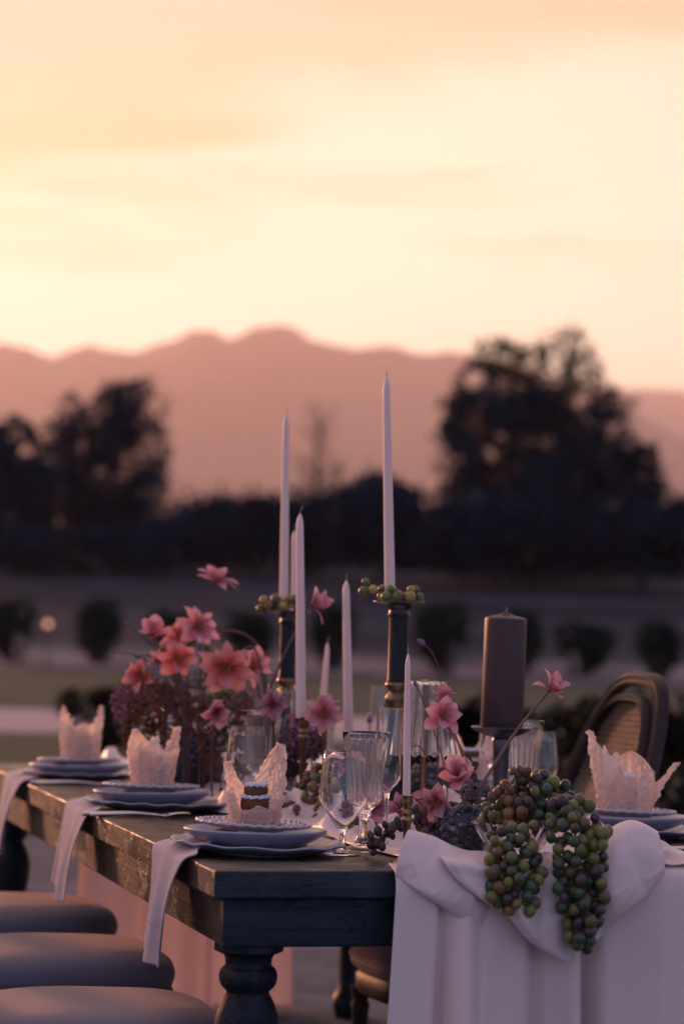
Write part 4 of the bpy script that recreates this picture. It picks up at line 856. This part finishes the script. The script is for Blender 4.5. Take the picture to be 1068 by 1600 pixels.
# right-hand side
flower('pink flower seen from the side on a long purple stem right of the pillar candle', C(856, 1082, .42), (.75, -.35, .75), .040, 6, 52, 'petal', [C(748, 1243, .26), C(772, 1195, .30), C(808, 1140, .36), C(836, 1105, .40)], 51)
flower('pale pink open flower in front of the fluted glass shade', C(690, 1122, .62), (.15, -1, .45), .040, 6, 72, 'petal', [C(735, 1240, .45), C(728, 1190, .50), C(712, 1155, .56)], 52)
flower('small pink flower peeping out behind the one at the glass shade', C(690, 1100, .80), (.1, .2, 1), .033, 6, 30, 'petal', [C(735, 1235, .7), C(715, 1160, .76)], 53)
flower('pink flower with pale petals above the pebbled vase', C(714, 1216, .30), (-.1, -.9, .6), .040, 7, 55, 'petal', [C(730, 1290, .26), C(722, 1245, .28)], 54)
flower('deep pink flower drooping at the left of the pebbled vase', C(683, 1252, .24), (-.35, -1, -.15), .040, 6, 62, 'petal', [C(715, 1300, .26), C(700, 1272, .27)], 55)
# middle
flower('open pink flower facing the camera left of the lone taper', C(506, 1116, 1.15), (-.05, -1, .12), .042, 6, 82, 'petal', [C(505, 1235, 1.2), C(505, 1180, 1.19), C(506, 1140, 1.18)], 56)
flower('pink flower in side view just right of the curled wick candle', C(484, 948, 1.45), (.85, -.1, .35), .044, 6, 42, 'petal', [C(415, 1110, 1.45), C(432, 1050, 1.45), C(462, 985, 1.45)], 57)
flower('pink flower half hidden behind the nearest fluted goblet', C(548, 1200, 1.05), (-.5, -.6, .3), .040, 6, 40, 'petal', [C(560, 1260, 1.05), C(556, 1230, 1.05)], 58)
flower('dusky pink flower lying low behind the wine glass stems', C(578, 1262, .62), (.2, -.7, .3), .042, 6, 60, 'petal_mauve', [C(590, 1295, .66), C(585, 1280, .66)], 59)
flower('mauve flower low at the right of the glass flute', C(628, 1268, .50), (-.3, -.6, .5), .034, 6, 50, 'petal_mauve', [C(640, 1300, .5), C(634, 1285, .5)], 60)
# left arrangement
LV = 1.85
flower('pink flower standing highest in the left arrangement', C(336, 912, LV), (.1, -.25, 1), .045, 8, 66, 'petal', [C(318, 1120, LV), C(322, 1040, LV), C(326, 960, LV)], 61)
flower('pink flower below the highest one at left', C(306, 980, LV - .1), (.35, -.9, .1), .047, 7, 70, 'petal', [C(312, 1120, LV), C(314, 1060, LV), C(312, 1010, LV)], 62)
flower('pink flower at the upper left of the arrangement', C(243, 998, LV), (-.2, -.5, .9), .044, 6, 50, 'petal', [C(295, 1130, LV), C(280, 1080, LV), C(258, 1030, LV)], 63)
flower('coral flower glowing at the heart of the left arrangement', C(276, 1030, LV - .1), (.2, -1, .15), .046, 6, 74, 'petal_coral', [C(290, 1140, LV), C(284, 1090, LV), C(279, 1055, LV)], 64)
flower('large coral pink flower facing the camera, hung on an arched stem', C(353, 1044, LV - .3), (.0, -1, -.1), .056, 8, 76, 'petal_coral', [C(415, 1150, LV - .25), C(413, 1080, LV - .25), C(400, 1018, LV - .25), C(385, 1012, LV - .25), C(366, 1030, LV - .25)], 65)
flower('pale pink flower behind the large coral one', C(392, 1044, LV - .1), (.5, -.7, .2), .046, 6, 60, 'petal', [C(408, 1150, LV - .1), C(406, 1100, LV - .1), C(402, 1070, LV - .1)], 66)
flower('coral flower at the left edge of the arrangement', C(226, 1056, LV), (-.7, -.7, .1), .044, 6, 60, 'petal_coral', [C(285, 1150, LV), C(262, 1105, LV), C(240, 1070, LV)], 67)
flower('pink flower low among the glasses at left', C(336, 1108, LV - .35), (.2, -.7, -.3), .042, 6, 50, 'petal', [C(330, 1190, LV - .2), C(333, 1150, LV - .28)], 68)
flower('mauve pink flower at the lower left of the arrangement', C(262, 1010, LV + .1), (.3, -.6, -.4), .040, 6, 55, 'petal_mauve', [C(290, 1130, LV + .1), C(275, 1060, LV + .1)], 69)
flower('deep pink flower between the two upper left blooms', C(283, 1000, LV + .15), (-.3, -.8, .5), .042, 6, 60, 'petal_coral', [C(300, 1120, LV + .1), C(292, 1060, LV + .1)], 102)
flower('small pink half opened flower behind the coral one', C(252, 1038, LV + .1), (-.4, -.5, .6), .036, 5, 40, 'petal', [C(285, 1140, LV + .1), C(268, 1085, LV + .1)], 103)
flower('dusky pink flower low before the left column candlestick', C(425, 1100, LV - .5), (.1, -1, .2), .036, 6, 66, 'petal_mauve', [C(428, 1180, LV - .45), C(427, 1140, LV - .46)], 104)
flower('dusky mauve flower drooping right of the second flute', C(468, 1118, 1.3), (.2, -.8, -.3), .034, 6, 50, 'petal_mauve', [C(470, 1190, 1.33), C(470, 1150, 1.33)], 105)
LEAFM = petal_mesh(.28, .05, .15, 9, 'leaf'); LEAFM.materials.append(P('sprig_leaf', (.055, .07, .035), .6, trans=.3, var=.3, vscale=3))
def sprig(label, path, n, size, seed):
    path = root_(path); base = Vector(path[0]); t = thing('leafy_sprig', label, 'foliage', base, 0, 'leafy sprigs'); pth = smoothp([Vector(p) - base for p in path], 6); rd = random.Random(seed)
    obj('stalk', mesh('stalk', *tube(pth, [.0018 - .001 * i / len(pth) for i in range(len(pth))], 6)), M['stem'], t)
    for k in range(n):
        i = int(len(pth) * (.3 + .7 * k / n)); p = pth[min(i, len(pth) - 1)]; d = Vector((rd.uniform(-1, 1), rd.uniform(-.8, .3), rd.uniform(-.2, .9))).normalized()
        o = bpy.data.objects.new('leaf', LEAFM); COL.objects.link(o); o.parent = t; s_ = size * rd.uniform(.7, 1.2)
        o.matrix_basis = Matrix.Translation(p) @ d.to_track_quat('X', 'Z').to_matrix().to_4x4() @ Matrix.Rotation(rd.uniform(-1, 1), 4, 'X') @ Matrix.Scale(s_, 4)
sprig('leafy green sprig rising at the left of the arrangement', [C(270, 1120, LV), C(240, 1070, LV), C(222, 1020, LV)], 9, .030, 1)
sprig('leafy green sprig under the large coral flower', [C(345, 1160, LV - .1), C(350, 1115, LV - .1), C(372, 1085, LV - .15)], 10, .032, 2)
sprig('leafy sprig between the upper pink blooms at left', [C(315, 1110, LV + .1), C(328, 1030, LV + .1), C(350, 975, LV + .1)], 9, .026, 3)
sprig('leafy sprig behind the pebbled vase and pale pink flower', [C(735, 1270, .34), C(745, 1225, .36), C(738, 1190, .38)], 8, .024, 4)
sprig('leafy sprig trailing at the left of the lowest pink flower', [C(700, 1275, .25), C(668, 1262, .24), C(648, 1250, .24)], 7, .022, 5)
sprig('leafy sprig under the open pink flower in the middle', [C(500, 1215, 1.25), C(480, 1160, 1.25), C(462, 1120, 1.28)], 9, .028, 6)
sprig('leafy sprig low behind the nearest fluted goblet', [C(560, 1245, 1.1), C(575, 1200, 1.1), C(600, 1180, 1.1)], 8, .026, 7)
def vine(label, pts, r, name='flower_stem', cat='stem', bud=None):
    pts = root_(pts); base = Vector(pts[0]); t = thing(name, label, cat, base); pth = smoothp([Vector(p) - base for p in pts], 6); obj('stalk', mesh('stalk', *tube(pth, r, 7)), M['stem'], t)
    stk = t.children[0] if t.children else t
    if bud:
        d = (pth[-1] - pth[-3]).normalized(); b = obj('bud', mesh('bud', *lathe([(.0005, 0), (.0045, .002), (.0078, .008), (.0075, .014), (.004, .022), (.0005, .026)], 14, lambda a, rr, z, i: (rr * (1 + .12 * math.cos(5 * a + z * 90)), z), False)), M['bud'], t)
        b.matrix_basis = Matrix.Translation(pth[-1] - d * .002) @ d.to_track_quat('Z', 'Y').to_matrix().to_4x4() @ Matrix.Scale(bud, 4)
    return t
vine('thick purple stem arching high over the large coral flower', [C(335, 986, LV), C(372, 988, LV), C(398, 1005, LV), C(412, 1040, LV), C(415, 1090, LV), C(414, 1140, LV)][::-1], .0042)
vine('thin curved stem with a closed bud right of the column candlestick', [C(682, 1230, .9), C(684, 1130, .9), C(688, 1060, .9), C(676, 1022, .9), C(662, 1007, .9)], .0016, 'budded_stem', 'flower', .85)
vine('thin stem with a drooping small bud before the glass shade', [C(697, 1215, .75), C(680, 1150, .75), C(660, 1095, .75), C(650, 1072, .75)], .0015, 'budded_stem', 'flower', .62)
vine('thin dark tendril crossing under the glass shade', [C(690, 1222, .5), C(672, 1190, .5), C(655, 1167, .5), C(645, 1166, .5)], .0013)
vine('thin stem with a dark blue bud behind the flute', [C(577, 1210, 1.6), C(577, 1160, 1.6), C(577, 1130, 1.6)], .0015, 'budded_stem', 'flower', .9)
vine('fine wispy tendril reaching out to the left above the shrub', [C(260, 1060, LV), C(235, 1035, LV), C(205, 1022, LV), C(165, 1020, LV)], .0012)
vine('fine wispy tendril pointing up at upper left', [C(255, 1050, LV), C(232, 1005, LV), C(205, 980, LV), C(197, 975, LV)], .0012, bud=.5, name='budded_stem', cat='flower')
# amaranth sprays
def spray(label, path, r, mat, seed, n=240):
    base = Vector(path[0]); t = thing('amaranth_spray', label, 'dried flower', base, 0, 'hanging amaranth'); pth = smoothp([Vector(p) - base for p in path], 6); rd = random.Random(seed)
    obj('stalk', mesh('stalk', *tube(pth, .0018, 6)), M['stem'], t); bl = []
    for _ in range(n):
        x = rd.uniform((len(pth) - 1) * (.42 if len(path) > 4 else 0), len(pth) - 1.01); i = int(x); p = pth[i].lerp(pth[i + 1], x - i); q = x / len(pth); rr = r * (.5 + .8 * math.sin(math.pi * min(1, .15 + q * .8))) * (.75 + .5 * abs(math.sin(q * 19 + seed)))
        d = Vector((rd.gauss(0, 1), rd.gauss(0, 1), rd.gauss(0, 1))).normalized() * rr; bl.append(shift(sphere(rd.uniform(.003, .0062), 1), p + d))
    obj('blossom', mesh('blossom', *join(*bl)), M[mat], t, kind='stuff')
for k, (a, mat, lb) in enumerate([([(252, 1070), (225, 1090), (205, 1120), (200, 1170)], 'amaranth', 'rusty hanging amaranth strand farthest left but one'), ([(265, 1075), (245, 1110), (232, 1150), (226, 1195)], 'amaranth', 'rusty hanging amaranth strand left of the fluted goblet'), ([(275, 1080), (262, 1120), (255, 1165), (250, 1200)], 'amaranth', 'rusty amaranth strand seen beside the goblet bowl'), ([(285, 1085), (285, 1125), (282, 1170), (283, 1205)], 'amaranth', 'rusty amaranth strand seen through the blurred goblet'), ([(240, 1075), (205, 1076), (186, 1092), (188, 1125)], 'amaranth_pink', 'pink curled amaranth tail at the far left'), ([(310, 1085), (312, 1130), (322, 1170), (330, 1205)], 'amaranth', 'rusty amaranth strand behind the slim flute at left'), ([(385, 1100), (380, 1130), (372, 1165), (368, 1200)], 'amaranth', 'rusty amaranth strand behind the second fluted goblet')]):
    spray(lb, [C(300, 1150, 1.93), C(290, 1085, 1.95)] * (k < 6) + [C(x, y, LV + .15 - .03 * k) for x, y in a], .016, mat, 70 + k)
# frothy grey and mauve filler blooms
def filler(label, px, py, v, r, mat, seed, n=90):
    c = C(px, py, v); t = thing('filler_bloom', label, 'flower', c - Vector((0, 0, r)), 0, 'mauve filler blooms'); rd = random.Random(seed)
    fl = []
    for _ in range(n):
        d = Vector((rd.gauss(0, 1), rd.gauss(0, 1), rd.gauss(0, 1))).normalized(); p = d * r * rd.uniform(.75, 1.05) + Vector((0, 0, r)); a = d.orthogonal().normalized(); b = d.cross(a)
        for k in range(4):
            w = Matrix.Rotation(k * math.pi / 2 + rd.uniform(-.2, .2), 3, d); e = w @ a; g = w @ b; s = rd.uniform(.007, .012); fl.append(([p, p + e * s * .6 + g * s * .45 + d * s * .2, p + e * s * 1.2 + d * s * .25, p + e * s * .6 - g * s * .45 + d * s * .2], [(0, 1, 2, 3)]))
    obj('florets', mesh('florets', *join(*fl)), M[mat], t, kind='stuff')
    obj('stem', mesh('stem', *tube([(0, 0, r * .8), (.004, 0, 0), (0, 0, min(-.01, TOP + .006 - (c.z - r)))], .002, 6)), M['stem'], t)
M['mauve'] = P('mauve_floret', (.24, .12, .17), .7, trans=.3, var=.4, vscale=30); M['greyleaf'] = P('grey_leaf', (.13, .12, .13), .8, trans=.2, var=.4, vscale=30); M['plum'] = P('plum_floret', (.07, .02, .04), .7, trans=.2, var=.3, vscale=30)
M['olive_leaf'] = P('olive_leaf', (.07, .075, .03), .7, trans=.3, var=.4, vscale=30)
for k, (px, py, v, r, mat, lb) in enumerate([(470, 1150, 1.35, .045, 'mauve', 'mauve bloom behind the second slim flute'), (455, 1190, 1.3, .035, 'plum', 'deep plum bloom behind the nearest paper wrap'), (485, 1165, 1.45, .035, 'plum', 'deep plum bloom under the open pink flower'), (250, 1085, LV + .25, .07, 'greyleaf', 'frothy grey bloom at the left of the arrangement'), (300, 1085, LV + .25, .07, 'greyleaf', 'frothy grey bloom at the middle of the left arrangement'), (350, 1110, LV + .2, .055, 'olive_leaf', 'olive green bloom under the large coral flower'), (385, 1095, LV + .1, .05, 'mauve', 'mauve bloom under the arched stem'), (370, 1135, LV + .05, .05, 'olive_leaf', 'olive bloom low behind the second fluted goblet'), (330, 1150, LV + .15, .05, 'plum', 'dark plum bloom low among the left glasses'), (745, 1250, .34, .030, 'greyleaf', 'frothy grey bloom between pebbled vase and grapes'), (600, 1225, 1.15, .035, 'mauve', 'dim mauve bloom beside the column candlestick foot'), (430, 1140, 1.7, .045, 'plum', 'dark plum bloom under the left column candlestick')]):
    filler(lb, px, py, v, r, mat, 90 + k)

# ------------------------------------------------------------------ chairs
def chair(label, p, rz):
    """chair faces +X of its own frame; the back stands at -X"""
    t = thing('cane_chair', label, 'chair', p, rz, 'cane back chairs')
    def cush(a, r, z, i):                            # rounded square outline
        c, s = abs(math.cos(a)), abs(math.sin(a)); k = 1 / ((c ** 3.2 + s ** 3.2) ** (1 / 3.2)); return r * k, z + (.0035 * fr((r * math.cos(a), r * math.sin(a), 1), 7) * (z > .45))
    pr = smoothp([(.0005, .345, 0), (.20, .345, 0), (.232, .352, 0), (.246, .370, 0), (.242, .385, 0), (.247, .402, 0), (.252, .424, 0), (.240, .452, 0), (.20, .472, 0), (.12, .484, 0), (.0005, .488, 0)], 4)
    obj('seat_cushion', mesh('seat_cushion', *lathe([(max(q.x, .0005), q.y) for q in pr], 72, cush, False)), M['cushion'], t)
    obj('piping', mesh('piping', *tube([(.2455 / ((abs(math.cos(a)) ** 3.2 + abs(math.sin(a)) ** 3.2) ** (1 / 3.2)) * math.cos(a), .2455 / ((abs(math.cos(a)) ** 3.2 + abs(math.sin(a)) ** 3.2) ** (1 / 3.2)) * math.sin(a), .385) for a in [2 * math.pi * k / 72 for k in range(73)]], .0045, 8)), M['cushion'], t)
    obj('seat_frame', mesh('seat_frame', *lathe([(.0005, .29), (.225, .29), (.232, .30), (.232, .335), (.225, .344), (.0005, .344)], 56, cush, False)), M['chairwood'], t)
    for y in (-1, 1):
        obj('leg', mesh('leg', *lathe([(.0005, 0), (.013, 0), (.015, .02), (.012, .03), (.021, .23), (.024, .25), (.018, .26), (.025, .28), (.025, .295), (.0005, .295)], 20, None, False)), M['chairwood'], t, (.185, .185 * y, 0))
        obj('leg', mesh('leg', *tube([(-.30, .19 * y, 0), (-.235, .19 * y, .2), (-.20, .19 * y, .36)], [.014, .018, .022], 14)), M['chairwood'], t)
    # arched back, leaning away
    lean = math.tan(R(19)); z0, Hb, Wb = .44, .64, .245
    def bp(y, z, dx=0.0): return Vector((-.235 - (z - .36) * lean + dx - .35 * y * y * -1 * .0, y, z))
    def arch(scale_w, zlow, ztop, n=40):
        o = []
        for k in range(n + 1):
            a = math.pi * k / n; c, s = math.cos(a), math.sin(a); o.append((scale_w * math.copysign(abs(c) ** .62, c), zlow + (ztop - zlow) * abs(s) ** .80))
        return o
    outl = arch(Wb, z0 - .02, z0 + Hb); n = len(outl)
    pts = [(-Wb * .80, .37)] + outl[::-1] + [(Wb * .80, .37)]
    def bar(pts, w, d, dx):                           # rectangular moulded section
        vs, fs = [], []; m = len(pts); c0 = Vector((0, z0 + Hb * .4))
        for i, (y, z) in enumerate(pts):
            a = Vector(pts[max(i - 1, 0)]); b = Vector(pts[min(i + 1, m - 1)]); tn = (b - a).normalized(); nr = Vector((-tn.y, tn.x))
            sec = [(-w, -d), (-w, d * .5), (-w * .5, d), (0, d * .7), (w * .5, d), (w, d * .5), (w, -d)]
            for (o1, o2) in sec: q = Vector((y, z)) + nr * o1; vs.append(bp(q.x, q.y, dx + o2))
        ks = 7
        for i in range(m - 1):
            for k in range(ks): fs.append((i * ks + k, i * ks + (k + 1) % ks, (i + 1) * ks + (k + 1) % ks, (i + 1) * ks + k))
        fs += [tuple(range(ks)), tuple((m - 1) * ks + k for k in range(ks))]; return mesh('back_frame', vs, fs)
    bf = obj('back_frame', bar(pts, .017, .015, 0), M['chairwood'], t)
    inn = arch(Wb - .045, z0 + .06, z0 + Hb - .048); obj('inner_moulding', bar(inn[::-1], .010, .012, .012), M['chairwood'], bf)
    obj('lower_rail', bar([(-Wb * .9, z0 + .055), (Wb * .9, z0 + .055)], .02, .016, 0), M['chairwood'], t)
    st = []; wi = Wb - .048; z_l, z_t = z0 + .07, z0 + Hb - .05
    def half(z): q = max(0, min(1, (z - z_l + .01) / (z_t - z_l + .01))); c = (1 - (q ** 1.25) ** 2) ** .5; return wi * c ** .62
    z = z_l + .006
    while z < z_t - .01:
        w = half(z); 
        if w > .02: st.append(tube([bp(-w, z), bp(w, z)], .0017, 4)); st.append(tube([bp(-w, z + .0045), bp(w, z + .0045)], .0012, 4))
        z += .0145
    y = -wi + .01
    while y < wi:
        zz_ = max((zq for zq in [z_l + k * .01 for k in range(60)] if zq < z_t and half(zq) > abs(y)), default=None)
        if zz_: st.append(tube([bp(y, z_l, .001), bp(y, zz_, .001)], .0017, 4))
        y += .0145
    obj('cane_panel', mesh('cane_panel', *join(*st)), M['cane'], bf, kind='stuff'); return t
# right-hand chair faces the table (towards -U)
cr_p = at(966, 1150, 6.5); crz = ROT + math.pi + R(5); ch0 = chair('dark wooden chair with rounded cane back at the right of the table', (cr_p.x + .425 * math.cos(crz), 6.5 + .425 * math.sin(crz), 0), crz)
LAB = ['linen cushioned seat nearest the camera at the lower left corner', 'linen cushioned seat second from the camera at left', 'linen cushioned seat farthest of the three at left']
for k, (px, py, Y) in enumerate([(345, 1590, 4.95), (262, 1510, 5.78), (174, 1440, 6.62)]):
    e = at(px, py, Y); p = e - U * .252; dup(ch0, (p.x, p.y, 0), ROT + R(2 * (k - 1)), LAB[k], 'cane back chairs')

# ------------------------------------------------------------------ haze: the warm evening air between here and the mountains
bm_ = bmesh.new(); bmesh.ops.create_cube(bm_, size=1); hz_m = bpy.data.meshes.new('haze'); bm_.to_mesh(hz_m); bm_.free()
hz = obj('haze', hz_m); hz['kind'] = 'stuff'; hz.scale = (24000, 18400, 1460); hz.location = (0, 8000, 728)
hm = bpy.data.materials.new('haze'); hm.use_nodes = True; ht = hm.node_tree; ht.nodes.clear(); ho = N(ht, 'ShaderNodeOutputMaterial')
pvol = N(ht, 'ShaderNodeVolumePrincipled', inp={'Density': 1.0e-4, 'Anisotropy': .45}); pvol.inputs['Color'].default_value = (1.0, .83, .80, 1)
ht.links.new(pvol.outputs[0], ho.inputs['Volume']); hz_m.materials.append(hm)
